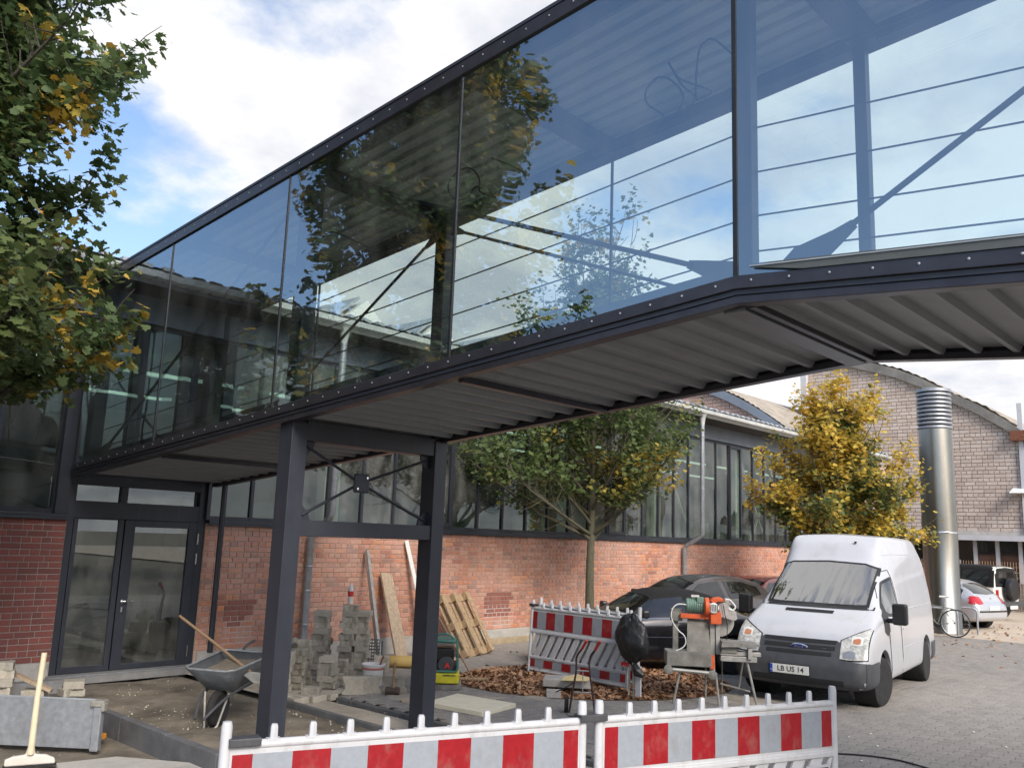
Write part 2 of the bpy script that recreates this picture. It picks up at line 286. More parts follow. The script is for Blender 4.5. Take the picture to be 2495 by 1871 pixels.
# ------------------------------------------------------------------ helpers
class MB:
    def __init__(s): s.v = []; s.f = []; s.r = []
    def add(s, vs, fs, rnd=None):
        o = len(s.v); s.v += [tuple(v) for v in vs]; s.f += [tuple(i + o for i in f) for f in fs]
        s.r += [random.random() if rnd is None else rnd] * len(fs) if rnd != 0 else [0.0] * len(fs)
        return s
    def box(s, a, b, M=None, rnd=0):
        x0, y0, z0 = a; x1, y1, z1 = b
        vs = [Vector(p) for p in ((x0,y0,z0),(x1,y0,z0),(x1,y1,z0),(x0,y1,z0),(x0,y0,z1),(x1,y0,z1),(x1,y1,z1),(x0,y1,z1))]
        if M is not None: vs = [M @ v for v in vs]
        return s.add(vs, [(0,3,2,1),(4,5,6,7),(0,1,5,4),(1,2,6,5),(2,3,7,6),(3,0,4,7)], rnd)
    def cbox(s, c, d, M=None, rnd=0):
        return s.box([c[i] - d[i] / 2 for i in range(3)], [c[i] + d[i] / 2 for i in range(3)], M, rnd)
    def bar(s, p, q, w, h, up=(0, 0, 1), rnd=0):
        """rectangular bar from p to q, w sideways, h along up"""
        p = Vector(p); q = Vector(q); d = (q - p).normalized(); u = Vector(up)
        sd = d.cross(u)
        if sd.length < 1e-4: sd = d.cross(Vector((1, 0, 0)))
        sd.normalize(); u = sd.cross(d).normalized()
        vs = []
        for e in (p, q):
            for a, b in ((-1,-1),(1,-1),(1,1),(-1,1)): vs.append(e + sd * a * w / 2 + u * b * h / 2)
        return s.add(vs, [(3,2,1,0),(4,5,6,7),(0,1,5,4),(1,2,6,5),(2,3,7,6),(3,0,4,7)], rnd)
    def tube(s, pts, r, n=8, cap=True, closed=False):
        pts = [Vector(p) for p in pts]; m = len(pts)
        rs = r if isinstance(r, (list, tuple)) else [r] * m
        prev = None; o = len(s.v); nv = []
        for i, p in enumerate(pts):
            if closed: d = pts[(i + 1) % m] - pts[i - 1]
            else: d = pts[min(i + 1, m - 1)] - pts[max(i - 1, 0)]
            d.normalize()
            if prev is None:
                a = d.cross(Vector((0, 0, 1)));
                if a.length < 0.05: a = d.cross(Vector((1, 0, 0)))
            else: a = prev - d * prev.dot(d)
            a.normalize(); prev = a; b = d.cross(a)
            for k in range(n):
                t = 2 * math.pi * k / n; nv.append(p + (a * math.cos(t) + b * math.sin(t)) * rs[i])
        fs = []
        for i in range(m if closed else m - 1):
            j = (i + 1) % m
            for k in range(n): fs.append((i*n+k, i*n+(k+1)%n, j*n+(k+1)%n, j*n+k))
        if cap and not closed: fs.append(tuple(range(n-1, -1, -1))); fs.append(tuple((m-1)*n+k for k in range(n)))
        return s.add(nv, fs, 0)
    def lathe(s, prof, n=16, c=(0, 0, 0), ax='z', M=None):
        """prof: list of (radius, height)"""
        vs = []
        for (r, h) in prof:
            for k in range(n):
                t = 2 * math.pi * k / n; a, b = r * math.cos(t), r * math.sin(t)
                v = (a, b, h) if ax == 'z' else ((h, a, b) if ax == 'x' else (b, h, a))
                v = Vector(v) + Vector(c); vs.append(M @ v if M is not None else v)
        fs = []
        for i in range(len(prof) - 1):
            for k in range(n): fs.append((i*n+k, i*n+(k+1)%n, (i+1)*n+(k+1)%n, (i+1)*n+k))
        if prof[0][0] > 1e-4: fs.append(tuple(range(n-1, -1, -1)))
        if prof[-1][0] > 1e-4: fs.append(tuple((len(prof)-1)*n+k for k in range(n)))
        return s.add(vs, fs, 0)
    def prism(s, poly, ext, M=None, rnd=0):
        """poly: list of 3D points (planar), ext: extrusion vector"""
        n = len(poly); e = Vector(ext); a = [Vector(p) for p in poly]; vs = a + [p + e for p in a]
        if M is not None: vs = [M @ v for v in vs]
        fs = [tuple(range(n-1, -1, -1)), tuple(range(n, 2*n))] + [(i, (i+1)%n, n+(i+1)%n, n+i) for i in range(n)]
        return s.add(vs, fs, rnd)
    def quad(s, *p): return s.add(p, [tuple(range(len(p)))], 0)
    def shift(s, d, k=0):
        for i in range(k, len(s.v)): s.v[i] = tuple(a + b for a, b in zip(s.v[i], d))
        return s
    def mesh(s, name, m=None, smooth=False, fix=True):
        me = bpy.data.meshes.new(name); me.from_pydata([tuple(v) for v in s.v], [], s.f)
        if any(s.r):
            at = me.attributes.new('rnd', 'FLOAT', 'FACE'); at.data.foreach_set('value', s.r)
        if m: me.materials.append(m)
        if fix:
            bm = bmesh.new(); bm.from_mesh(me); bmesh.ops.recalc_face_normals(bm, faces=bm.faces); bm.to_mesh(me); bm.free()
        if smooth:
            me.polygons.foreach_set('use_smooth', [True] * len(me.polygons))
            try: me.set_sharp_from_angle(angle=R(38))
            except Exception: pass
        me.update(); return me

def tag(o, label=None, cat=None, group=None, kind=None):
    if label: o['label'] = label
    if cat: o['category'] = cat
    if group: o['group'] = group
    if kind: o['kind'] = kind
    return o
def thing(name, label, cat, loc=(0, 0, 0), rz=0.0, group=None, rot=None):
    o = bpy.data.objects.new(name, None); COL.objects.link(o); o.empty_display_size = 0.2
    o.location = loc; o.rotation_euler = rot or (0, 0, rz); tag(o, label, cat, group); return o
def bevel(o, w, seg=2, ang=35):
    b = o.modifiers.new('bevel', 'BEVEL'); b.width = w; b.segments = seg; b.limit_method = 'ANGLE'; b.angle_limit = R(ang); b.harden_normals = False
    return o
def part(parent, name, mb, m, smooth=False, bev=0, world=False, label=None, kind=None, fix=True):
    """link a mesh (MB or mesh) as a child; world=True when its coordinates are world ones (parent unrotated)"""
    if isinstance(mb, MB):
        if world and parent is not None:
            base = Vector((0, 0, 0)); p = parent
            while p is not None: base += p.location; p = p.parent
            mb.shift(-base)
        me = mb.mesh(name, m, smooth, fix)
    else: me = mb
    o = bpy.data.objects.new(name, me); COL.objects.link(o)
    if parent is not None: o.parent = parent
    if bev: bevel(o, bev)
    if label: o['label'] = label
    if kind: o['kind'] = kind
    return o
def single(name, mb, m, label, cat, group=None, loc=None, rot=None, smooth=False, bev=0, kind=None):
    me = mb if not isinstance(mb, MB) else mb.mesh(name, m, smooth)
    o = bpy.data.objects.new(name, me); COL.objects.link(o); tag(o, label, cat, group, kind)
    if loc is not None: o.location = loc
    if rot is not None: o.rotation_euler = rot
    if bev: bevel(o, bev)
    return o
def structure(name, mb, m, smooth=False):
    o = part(None, name, mb, m, smooth); o['kind'] = 'structure'; return o
def tree_children(o): return [c for c in COL.objects if c.parent == o]
CH = {}
def copy_tree(o, parent=None, label=None, loc=None, rot=None):
    kids = [c for c in list(COL.objects) if c.parent == o]
    c = o.copy(); COL.objects.link(c)
    if parent is not None: c.parent = parent
    if label: c['label'] = label
    if loc is not None: c.location = loc
    if rot is not None: c.rotation_euler = rot
    for k in kids: copy_tree(k, c)
    return c
def evaluated(o, name=None):
    dg = bpy.context.evaluated_depsgraph_get(); dg.update()
    me = bpy.data.meshes.new_from_object(o.evaluated_get(dg)); me.name = name or o.name
    return me
def text_mesh(txt, size, m, depth=0.002, shear=0.0, offset=0.0, bold=0.0):
    cu = bpy.data.curves.new('text', 'FONT'); cu.body = txt; cu.size = size; cu.extrude = depth; cu.align_x = 'CENTER'; cu.align_y = 'CENTER'
    cu.shear = shear; cu.offset = bold; cu.resolution_u = 3
    o = bpy.data.objects.new('text', cu); COL.objects.link(o); me = evaluated(o, 'lettering'); bpy.data.objects.remove(o)
    me.materials.clear(); me.materials.append(m); return me
def big_mesh(name, V, nper, m, attrs=None, smooth=False):
    """N polygons of nper vertices each, V is (N*nper,3)"""
    V = np.ascontiguousarray(V, dtype=np.float32); nv = len(V); nf = nv // nper
    me = bpy.data.meshes.new(name); me.vertices.add(nv); me.vertices.foreach_set('co', V.ravel())
    me.loops.add(nv); me.loops.foreach_set('vertex_index', np.arange(nv, dtype=np.int32))
    me.polygons.add(nf); me.polygons.foreach_set('loop_start', np.arange(0, nv, nper, dtype=np.int32))
    try: me.polygons.foreach_set('loop_total', np.full(nf, nper, dtype=np.int32))
    except Exception: pass
    me.update(calc_edges=True)
    for k, a in (attrs or {}).items():
        at = me.attributes.new(k, 'FLOAT', 'FACE'); at.data.foreach_set('value', np.ascontiguousarray(a, dtype=np.float32))
    me.materials.append(m); return me
def catmull(pts, k=6):
    pts = [Vector(p) for p in pts]; P = [pts[0]] + pts + [pts[-1]]; out = []
    for i in range(1, len(P) - 2):
        for j in range(k):
            t = j / k; a, b, c, d = P[i-1], P[i], P[i+1], P[i+2]
            out.append(0.5 * ((2*b) + (c-a)*t + (2*a-5*b+4*c-d)*t*t + (3*b-a-3*c+d)*t**3))
    out.append(pts[-1]); return out
def xf(loc, rz=0.0, rx=0.0, ry=0.0):
    return Matrix.Translation(loc) @ Matrix.Rotation(rz, 4, 'Z') @ Matrix.Rotation(ry, 4, 'Y') @ Matrix.Rotation(rx, 4, 'X')
# ------------------------------------------------------------------ ground
g = MB()
xs = [-200, -60, -20, 0, 60, 200]; 
g.quad((-200, -200, -0.10), (240, -200, -0.10), (240, 240, -0.10), (-200, 240, -0.10))
ground = structure('ground', g, DIRT)
# construction strip: finer, uneven sand surface between door and barrier
def relief(x0, x1, y0, y1, z, amp, n, m, name, kind='structure', seed=0, fall=0.0):
    nx = max(2, int((x1-x0)*n)); ny = max(2, int((y1-y0)*n)); mb = MB()
    vs = []; fs = []
    for j in range(ny + 1):
        for i in range(nx + 1):
            x = x0 + (x1-x0)*i/nx; y = y0 + (y1-y0)*j/ny
            h = noise.fractal(Vector((x*1.1+seed, y*1.1, seed)), 0.9, 2.1, 5) * amp + noise.noise(Vector((x*9, y*9, seed))) * amp * 0.22
            vs.append((x, y, z + h))
    for j in range(ny):
        for i in range(nx):
            a = j*(nx+1)+i; fs.append((a, a+1, a+nx+2, a+nx+1))
    mb.add(vs, fs, 0); o = structure(name, mb, m, smooth=True); o['kind'] = kind; return o
relief(4.50, 6.55, 5.2, 12.50, -0.03, 0.035, 12, DIRT, 'sand_bed', seed=3)
relief(6.66, 7.28, 5.2, 9.9, -0.045, 0.015, 12, SAND, 'bedding_strip', seed=9)
relief(6.68, 7.90, 9.98, 12.70, -0.010, 0.010, 8, mat('sand brightened for bridge shade', (0.50, 0.45, 0.36), 0.98, 0, 0.25, 2.5, 0.9, 40), 'swept_sand', seed=5)  # real sand, its colour brightened to make up for light missing under the bridge
relief(-6.0, 4.30, 4.0, 13.0, -0.10, 0.07, 7, DIRT, 'dirt_heap', seed=13)
# far yard beyond the paving
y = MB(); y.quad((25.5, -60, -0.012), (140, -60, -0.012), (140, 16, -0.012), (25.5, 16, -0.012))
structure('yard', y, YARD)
y = MB(); y.box((-60, -30, -0.3), (3.2, 2.6, -0.02)); structure('pavement', y, CONC)

# interlocking pavers (bone shape) ------------------------------------------------
PL, PW, PE, GAP = 0.20, 0.140, 0.014, 0.0075
def paver_poly():
    h = PW/2; q = PL/4; s = 0.022; gp = GAP/2
    top = [(-PL/2+gp, h+PE-gp), (-q-s, h+PE-gp), (-q+s, h-PE-gp), (q-s, h-PE-gp), (q+s, h+PE-gp), (PL/2-gp, h+PE-gp)]
    return [(x, y) for x, y in top] + [(x, -y) for x, y in reversed(top)]
PP = paver_poly()
def paver_geo(inset=0.004, ch=0.004, depth=0.06):
    n = len(PP); cxm = 0
    ins = []
    for (x, y) in PP:
        l = math.hypot(x, y); ins.append((x * (1 - inset / abs(x) if abs(x) > .01 else 1), y - math.copysign(inset, y)))
    vs = [(x, y, 0) for x, y in ins] + [(x, y, -ch) for x, y in PP] + [(x, y, -depth*0.35) for x, y in PP]
    fs = [tuple(range(n-1, -1, -1))]
    for k in range(2):
        for i in range(n): j = (i+1) % n; fs.append((k*n+i, k*n+j, (k+1)*n+j, (k+1)*n+i))
    return vs, fs
pv, pf = paver_geo()
pmesh = MB().add(pv, pf, 0).mesh('paver', PAVER)
paving = MB(); paving.quad((7.40, -6, -0.035), (25.5, -6, -0.035), (25.5, 12.7, -0.035), (7.40, 12.7, -0.035))
paving_o = structure('paving', paving, mat('dark joint sand', (0.10, 0.09, 0.075), .98, 0, .3, 5))
camv = Vector((0, 0, 2.15)); fwd = Vector((0.721, 0.671, 0))
place = []
row = 0; yv = -3.4
while yv < 12.66:
    x = 7.42 + PL/2 + (PL/2 if row % 2 else 0)
    while x < 25.4:
        ok = True
        if x < 7.9 and yv > 9.9: ok = False
        d = Vector((x, yv, 0)); az = x / max(yv, 0.01)
        # only where the camera (or a step beside it) can see: skip far right of the frame
        if yv < x * 0.10 - 2.6: ok = False
        if ok: place.append((x, yv, row))
        x += PL
    yv += PW; row += 1
def vis_score(p):
    x, y, _ = p
    c = CR.transposed() @ (Vector((x, y, 0)) - camv)
    if c.z > -0.1: return 1e9
    px = 1247.5 + 2125*c.x/-c.z; py = 935.5 - 2125*c.y/-c.z
    if not (0 < px < 2495 and py < 1871): return 1e9
    # hidden behind the barriers in front
    if px < 2045 and py > 1742 - (px-1440)*0.05 and px > 545: return 1e8
    return -c.z
place.sort(key=vis_score)
def jit(): return (random.uniform(-1, 1) * 0.0022, random.gauss(0, 0.0055))
rest_v = []; rest_f = []; rest_r = []
for i, (x, y, r_) in enumerate(place):
    dz, tw = jit()
    tx, ty = random.gauss(0, 0.010), random.gauss(0, 0.008)
    if i < 300:
        o = bpy.data.objects.new('paver', pmesh); COL.objects.link(o); o.parent = paving_o
        o.location = (x, y, dz); o.rotation_euler = (tx, ty, tw)
    else:
        o_ = len(rest_v); c, s_ = math.cos(tw), math.sin(tw)
        rest_v += [(x + a*c - b*s_, y + a*s_ + b*c, h + dz + tx*b - ty*a) for a, b, h in pv]
        rest_f += [tuple(k + o_ for k in f) for f in pf]; rest_r += [random.random()] * len(pf)
mb = MB(); mb.v = rest_v; mb.f = rest_f; mb.r = rest_r
part(paving_o, 'paver', mb, PAVER, kind='stuff', fix=False)
pb = MB()
for _ in range(900):
    zone = random.random()
    if zone < .55: x, yv = random.uniform(4.5, 6.5), random.uniform(6.0, 12.4)
    elif zone < .8: x, yv = random.uniform(2.6, 4.25), random.uniform(7.5, 12.6)
    else: x, yv = random.uniform(6.7, 8.0), random.uniform(8.0, 12.4)
    s_ = random.uniform(.004, .016); a_ = random.uniform(0, 3); z_ = -.035 if x < 6.6 else -.02
    if x < 4.3: z_ = -.10
    pb.add([(x+s_*math.cos(a_+k*2.1)*random.uniform(.7, 1.2), yv+s_*math.sin(a_+k*2.1), z_) for k in range(3)] + [(x, yv, z_+s_*1.1)], [(0,1,3),(1,2,3),(2,0,3)], random.random())
o = part(None, 'pebbles', pb, STONE); tag(o, 'small stones and crumbs scattered over the dug sand', 'gravel', kind='stuff')
rs = random.Random(4)
for (x, y_, r_) in ((8.35, 10.55, .55), (9.3, 11.2, .5), (8.9, 8.6, .4), (9.6, 8.2, .35), (11.9, 6.3, .6), (12.6, 5.6, .35), (10.3, 11.5, .5), (8.0, 9.3, .35)):
    n_ = 22; rr = [r_*(.65 + .5*noise.noise(Vector((math.cos(6.283*i/n_)*1.7 + x, math.sin(6.283*i/n_)*1.7, y_))) + rs.uniform(-.06, .06)) for i in range(n_)]
    vs = [(x, y_, .013)] + [(x + rr[i]*.5*math.cos(6.283*i/n_), y_ + rr[i]*.5*math.sin(6.283*i/n_), .010) for i in range(n_)] + [(x + rr[i]*math.cos(6.283*i/n_), y_ + rr[i]*math.sin(6.283*i/n_), -.002) for i in range(n_)]
    fs = [(0, 1+i, 1+(i+1) % n_) for i in range(n_)] + [(1+i, 1+n_+i, 1+n_+(i+1) % n_, 1+(i+1) % n_) for i in range(n_)]
    so = part(None, 'spilled_sand', MB().add(vs, fs, 0), SAND, True); so['kind'] = 'structure'
# edging: kerb stones along the trench
def kerbs(x, y0, y1, zt, w, name_label, lean=0.0, n=None):
    t = thing('kerb_row', name_label, 'kerb', (x, y0, 0), group=None)
    L_ = 1.0; yy = y0
    while yy < y1 - 0.05:
        e = min(yy + L_, y1); b = MB(); dz = random.uniform(-.004, .004); dx = random.uniform(-.004, .004)
        b.box((x-w/2+dx, yy+0.004, zt-0.30), (x+w/2+dx, e-0.004, zt+dz))
        part(t, 'kerb_stone', b, CONCD, bev=0.008, world=True); yy = e
    return t
kerbs(4.40, 5.5, 11.2, 0.14, 0.09, 'long dark kerb edging left of the sand bed, below the door')
kerbs(6.60, 5.4, 10.1, 0.03, 0.07, 'dark kerb edging running between the two steel columns')
kerbs(7.34, 5.4, 9.75, 0.005, 0.08, 'low edging kerb along the paved side of the sand strip')
b = MB(); b.box((3.85, 12.22, -0.06), (4.80, 12.42, 0.12)); single('kerb_offcut', b, CONCL, 'grey kerb piece lying against the wall left of the door', 'kerb', bev=0.008)
# a cut row of pavers at the end of the strip
for k in range(5):
    b = MB(); b.cbox((0, 0, 0), (0.20, 0.12, 0.08)); 
    single('edge_paver', b, STONE, ['stone nearest the left column in the', 'second stone from the left in the', 'middle stone of the', 'fourth stone from the left in the', 'stone farthest right in the'][k] + ' stepped edge heading the trench', 'paving stone', 'unfinished edge stones at the trench head', loc=(6.78 + 0.14*k, 9.92 + (0.05 if k % 2 else 0), -0.01), rot=(0, 0, R(90)), bev=0.006)

# ------------------------------------------------------------------ brick walls
def brick_field(parent, m, o, ax, up, nrm, length, z0, z1, bl, bh, joint, header_every=2, depth=0.012, test=None, single_test=None, extra=None, maxsingle=300, name='brick', rough=0.0015, score=None):
    ax, up, nrm, o = Vector(ax), Vector(up), Vector(nrm), Vector(o)
    rows = int(round((z1 - z0) / (bh + joint))); items = []
    hl = (bl - joint) / 2
    for r_ in range(rows):
        z = z0 + r_ * (bh + joint)
        if header_every and r_ % header_every: l = hl; off = -(hl+joint)/2
        else: l = bl; off = -((bl+joint)/4)*((r_//2) % 2)
        x = off
        while x < length:
            a, b_ = max(x, 0), min(x + l, length)
            if length - b_ < 0.05: b_ = length
            if b_ - a > 0.02: items.append((a, b_, z, z + bh))
            x += l + joint
    meshes = {}
    if test: items = [i for i in items if test(i)]
    if score: items.sort(key=score)
    rest = MB(); nsing = 0; ex = {}
    for it in items:
        a, b_, za, zb = it; dp = depth + random.uniform(-rough, rough) * 1.5; m_, alt = m, False
        if extra and extra(it): m_ = extra(it); alt = True
        def geo(w, h, d):
            c = min(0.004, w*.2, h*.2)
            P = lambda u, v, n: ax*u + up*v + nrm*n
            vs = [P(0,0,0),P(w,0,0),P(w,h,0),P(0,h,0), P(0,0,d-c),P(w,0,d-c),P(w,h,d-c),P(0,h,d-c), P(c,c,d),P(w-c,c,d),P(w-c,h-c,d),P(c,h-c,d)]
            return vs, [(0,1,5,4),(1,2,6,5),(2,3,7,6),(3,0,4,7),(4,5,9,8),(5,6,10,9),(6,7,11,10),(7,4,8,11),(8,9,10,11)]
        base = o + ax*a + up*(za)
        if nsing < maxsingle and (single_test is None or single_test(it)):
            key = (round(b_-a, 3), m_.name)
            if key not in meshes:
                vs, fs = geo(b_-a, zb-za, depth); meshes[key] = MB().add(vs, fs, 0).mesh(name, m_)
            ob = bpy.data.objects.new(name, meshes[key]); COL.objects.link(ob); ob.parent = parent
            ob.location = base - parent.location + nrm * (dp - depth); nsing += 1
        else:
            vs, fs = geo(b_-a, zb-za, dp)
            tgt = ex.setdefault(m_.name, (MB(), m_))[0] if alt else rest
            tgt.add([v + base for v in vs], fs, random.random())
    if rest.v:
        part(parent, name, rest, m, world=True, kind='stuff')
    for k, (mb_, mm) in ex.items(): part(parent, name, mb_, mm, world=True, kind='stuff')

HY = 12.75
hall = thing('factory_hall', 'long brick hall with a dark glazed band above the brick wall and glass entrance door', 'building', (6.9, HY, 0))
b = MB(); b.box((6.86, HY, 0.0), (34.0, HY+0.30, 2.19)); part(hall, 'wall', b, MORTAR, world=True)
b = MB(); b.box((-14, HY, 0.0), (4.80, HY+0.30, 2.17)); part(hall, 'wall', b, MORTARG, world=True)
def patch_test(it):
    x = 6.86 + (it[0]+it[1])/2; z = (it[2]+it[3])/2
    if 7.34 < x < 7.80 - 0.12*abs(math.sin(z*31)) and 0.36 < z < 0.74: return BRICKQ
    if 13.15 < x < 13.95 - 0.12*abs(math.sin(z*41)) and 0.28 < z < 0.74: return BRICKQ
    if 6.86 < x < 7.3 and 0.3 < z < 1.5: return BRICK
    return None
brick_field(hall, BRICK, (6.86, HY, 0.29), (1,0,0), (0,0,1), (0,-1,0), 27.1, 0.0, 1.895, 0.24, 0.070, 0.0122, 2,
            extra=patch_test, single_test=lambda i: i[0] < 2.0, maxsingle=190, score=lambda i: i[0])
brick_field(hall, BRICKR, (-4.0, HY, 0.29), (1,0,0), (0,0,1), (0,-1,0), 8.795, 0.0, 1.88, 0.24, 0.070, 0.0122, 2,
            single_test=lambda i: i[0] > 7.55, maxsingle=110, score=lambda i: -i[0])
b = MB(); b.box((6.90, HY-0.025, -0.1), (34.0, HY, 0.275)); part(hall, 'plinth', b, CONC, world=True, bev=0.006)
b = MB(); b.box((-14, HY-0.02, -0.1), (4.78, HY, 0.275)); part(hall, 'plinth', b, CONC, world=True, bev=0.006)
b = MB(); b.box((13.0, HY-0.10, -0.02), (21, HY-0.03, 0.11)); part(hall, 'render_strip', b, mat('sandy render footing', (0.36, 0.29, 0.19), 0.95, 0, 0.2, 4, 0.8, 20), world=True, bev=0.01)
for xa, xb, za, zb in ((7.30, 7.84, .34, .77), (13.10, 14.0, .29, .76)):
    b = MB(); b.box((xa, HY-.0065, za), (xb, HY-.001, zb)); part(hall, 'repair_mortar', b, mat('fresh pale mortar', (.52, .48, .45), .95), world=True)
# sills
for x0, x1 in ((6.88, 34.0), (-14, 4.78)):
    b = MB(); b.box((x0, HY-0.07, 2.195), (x1, HY+0.25, 2.245)); b.box((x0, HY-0.07, 2.165), (x1, HY-0.055, 2.195)); part(hall, 'window_sill', b, ANTH2, world=True, bev=0.004)
# glazing bays
ZT = 5.12
def bay(x0, x1, z0=2.25, z1=ZT, w=0.045, opener=False, gm=None, yo=0.06):
    f = MB(); y0, y1 = HY+yo, HY+yo+0.07
    f.box((x0, y0, z0), (x0+w, y1, z1)); f.box((x1-0.012, y0+0.004, z0), (x1-0.001, y1-0.004, z1))
    f.box((x0+w, y0+0.005, z0), (x1-0.012, y1-0.005, z0+0.06)); f.box((x0+w, y0+0.005, z1-0.06), (x1-0.012, y1-0.005, z1))
    if opener:
        a, c = x0+w, x1-0.012
        f.box((a, y0-0.02, z0+0.06), (a+0.06, y0+0.04, z1-0.06)); f.box((c-0.06, y0-0.02, z0+0.06), (c, y0+0.04, z1-0.06))
        f.box((a+0.06, y0-0.02, z0+0.06), (c-0.06, y0+0.04, z0+0.13)); f.box((a+0.06, y0-0.02, z1-0.13), (c-0.06, y0+0.04, z1-0.06))
    fo = part(hall, 'window', f, ANTH2, world=True)
    p = MB(); p.quad((x0+w-0.01, (y0+y1)/2, z0+0.05), (x1, (y0+y1)/2, z0+0.05), (x1, (y0+y1)/2, z1-0.05), (x0+w-0.01, (y0+y1)/2, z1-0.05))
    po = part(fo, 'pane', p, gm or GLASSW, world=True, fix=False)
    return fo
x = 6.90; k = 0
while x < 33.2:
    bay(x, x+0.745, opener=(k % 8 == 6)); x += 0.745; k += 1
x = 4.62
while x > -13: bay(x-0.80, x); x -= 0.80
for xx in (4.62, 6.84):
    b = MB(); b.box((xx, HY-0.03, 2.25), (xx+0.16 if xx < 5 else xx+0.06, HY+0.2, ZT)); part(hall, 'mullion', b, ANTH2, world=True)
# upper opening where the bridge joins
for x0, x1 in ((4.78, 5.50), (5.66, 6.24)): bay(x0, x1, 2.96, ZT)
b = MB(); b.box((5.50, HY+0.02, 2.96), (5.66, HY+0.16, ZT)); part(hall, 'mullion', b, ANTH2, world=True)
b = MB(); b.box((6.24, HY+0.05, 2.96), (6.84, HY+0.12, 4.75)); part(hall, 'bridge_door', b, ANTH2, world=True)
b = MB(); b.box((-14, HY-0.02, ZT), (34.0, HY+0.24, 5.52)); part(hall, 'lintel', b, FASC1, world=True)
# eaves, soffit, gutter, roof
b = MB(); b.box((-14, 12.02, 5.52), (34.2, 13.2, 5.60)); part(hall, 'soffit', b, mat('dark eaves board', (0.09, 0.09, 0.085), 0.8), world=True)
gut = MB()
prof = [(12.20, 5.70), (12.20, 5.60), (12.03, 5.585), (11.96, 5.63), (11.95, 5.72), (11.97, 5.725), (11.975, 5.64), (12.04, 5.60)]
gut.prism([(-14, a, c) for a, c in prof], (48.3, 0, 0)); part(hall, 'gutter', gut, PALEGUT, world=True)
rf = MB(); n = 0
xx = -14
prof = [(0, 0), (0.02, 0.045), (0.06, 0.045), (0.08, 0)]
vs = []; fs = []
while xx < 34.2:
    for a, h in prof: vs.append((xx+a*3.2, 12.0, 5.73+h)); vs.append((xx+a*3.2, 30, 9.0+h))
    xx += 0.30
nn = len(vs)//2
for i in range(nn-1): fs.append((2*i, 2*i+1, 2*i+3, 2*i+2))
rf.add(vs, fs, 0); part(hall, 'roof', rf, ZINC, world=True)
# ragged tile caps over the gutter
tl = MB(); xx = 4.0
while xx < 34:
    tl.cbox((xx, 12.05, 5.775), (0.16, 0.20, 0.05), Matrix.Translation((xx, 12.05, 5.775)) @ Matrix.Rotation(random.uniform(-.12, .22), 4, 'Y') @ Matrix.Translation((-xx, -12.05, -5.775))); xx += 0.30
part(hall, 'roof_edge', tl, ZINC, world=True, kind='stuff')
# rooflights: white triangular gables with glass slope
def rooflight(x, s=1.0):
    z0 = 7.2
    w = MB(); w.prism([(x, 18, 8.15), (x+0.95*s, 18, z0), (x-1.1*s, 18, z0)], (0, 3.0, 0))
    ro = part(hall, 'rooflight', w, WHITEP, world=True)
    gq = MB(); gq.quad((x-0.12, 17.95, 8.09), (x-1.0*s, 17.95, 7.30), (x-1.7*s, 18.0, 7.35), (x-0.95*s, 18.6, 8.12))
    gg = MB(); gg.prism([(x-0.16, 18.1, 8.16), (x-1.15*s, 18.1, 7.32), (x-1.22*s, 18.1, 7.34), (x-0.2, 18.1, 8.22)], (0, 2.7, 0)); part(ro, 'glazing', gg, ZINC, world=True)
for xr, sc in ((13.65, 1.0), (11.0, 1.0), (8.35, 1), (16.3, 1), (18.95, 1)): rooflight(xr, sc)
# downpipes
def downpipe(x, zlow):
    hopper = MB(); hopper.lathe([(0.058, 5.30), (0.06, 5.34), (0.10, 5.56), (0.13, 5.60)], 14, (x, 12.08, 0))
    p = MB(); p.tube([(x, 12.08, 5.35), (x, 12.08, 2.42), (x, 12.11, 2.36), (x, 12.58, 2.10), (x, 12.62, 2.03), (x, 12.62, zlow)], 0.058, 14)
    o = part(hall, 'downpipe', p, GALV, True, world=True); part(o, 'hopper', hopper, PALEGUT, True, world=True)
    for z in (5.0, 3.6, 1.55, 1.15, 0.6):
        c = MB(); c.lathe([(0.066, z-0.015), (0.068, z-0.012), (0.068, z+0.012), (0.066, z+0.015)], 14, (x, 12.08 if z > 2.3 else 12.62, 0)); part(o, 'pipe_clip', c, GALV, True, world=True)
downpipe(8.72, 0.30); downpipe(20.55, 0.0)
p = MB(); p.tube([(6.93, 12.40, 2.88), (6.93, 12.40, 0.30)], 0.042, 12); part(hall, 'drain_pipe', p, ANTH2, True, world=True)
# brick pier at the far end
b = MB(); b.box((34.0, 12.3, 0), (34.6, 13.2, 5.4)); pier = part(hall, 'pier', b, MORTAR, world=True)
# interior
b = MB(); b.box((-14, HY+0.35, 0.02), (34, 30, 0.08)); part(hall, 'inner_floor', b, INTD, world=True)
b = MB(); b.box((-14, 23.9, 0.1), (34, 24.1, 7.92)); part(hall, 'inner_wall', b, INTW, world=True)
b = MB(); b.box((34.0, 13.2, 0.0), (34.2, 30, 5.6)); part(hall, 'end_wall', b, INTW, world=True)
b = MB(); b.box((-14.2, 13.2, 0), (-14.0, 30, 5.6)); part(hall, 'end_wall', b, INTW, world=True)
for xx in (0.0, 2.2, 9.4, 16.0, 20.1, 24.6, 29.2):
    c = MB(); c.box((xx, 13.3, 0.1), (xx+0.34, 13.55, 5.6)); part(hall, 'inner_column', c, INTC, world=True, bev=0.01)
for xx, sgn in ((20.6, 1), (25.0, -1), (25.2, 1)):
    c = MB(); c.bar((xx, 13.6, 0.6 if sgn < 0 else 5.2), (xx+3.0, 13.6, 5.2 if sgn < 0 else 0.6), 0.06, 0.06); part(hall, 'inner_brace', c, INTC, world=True)
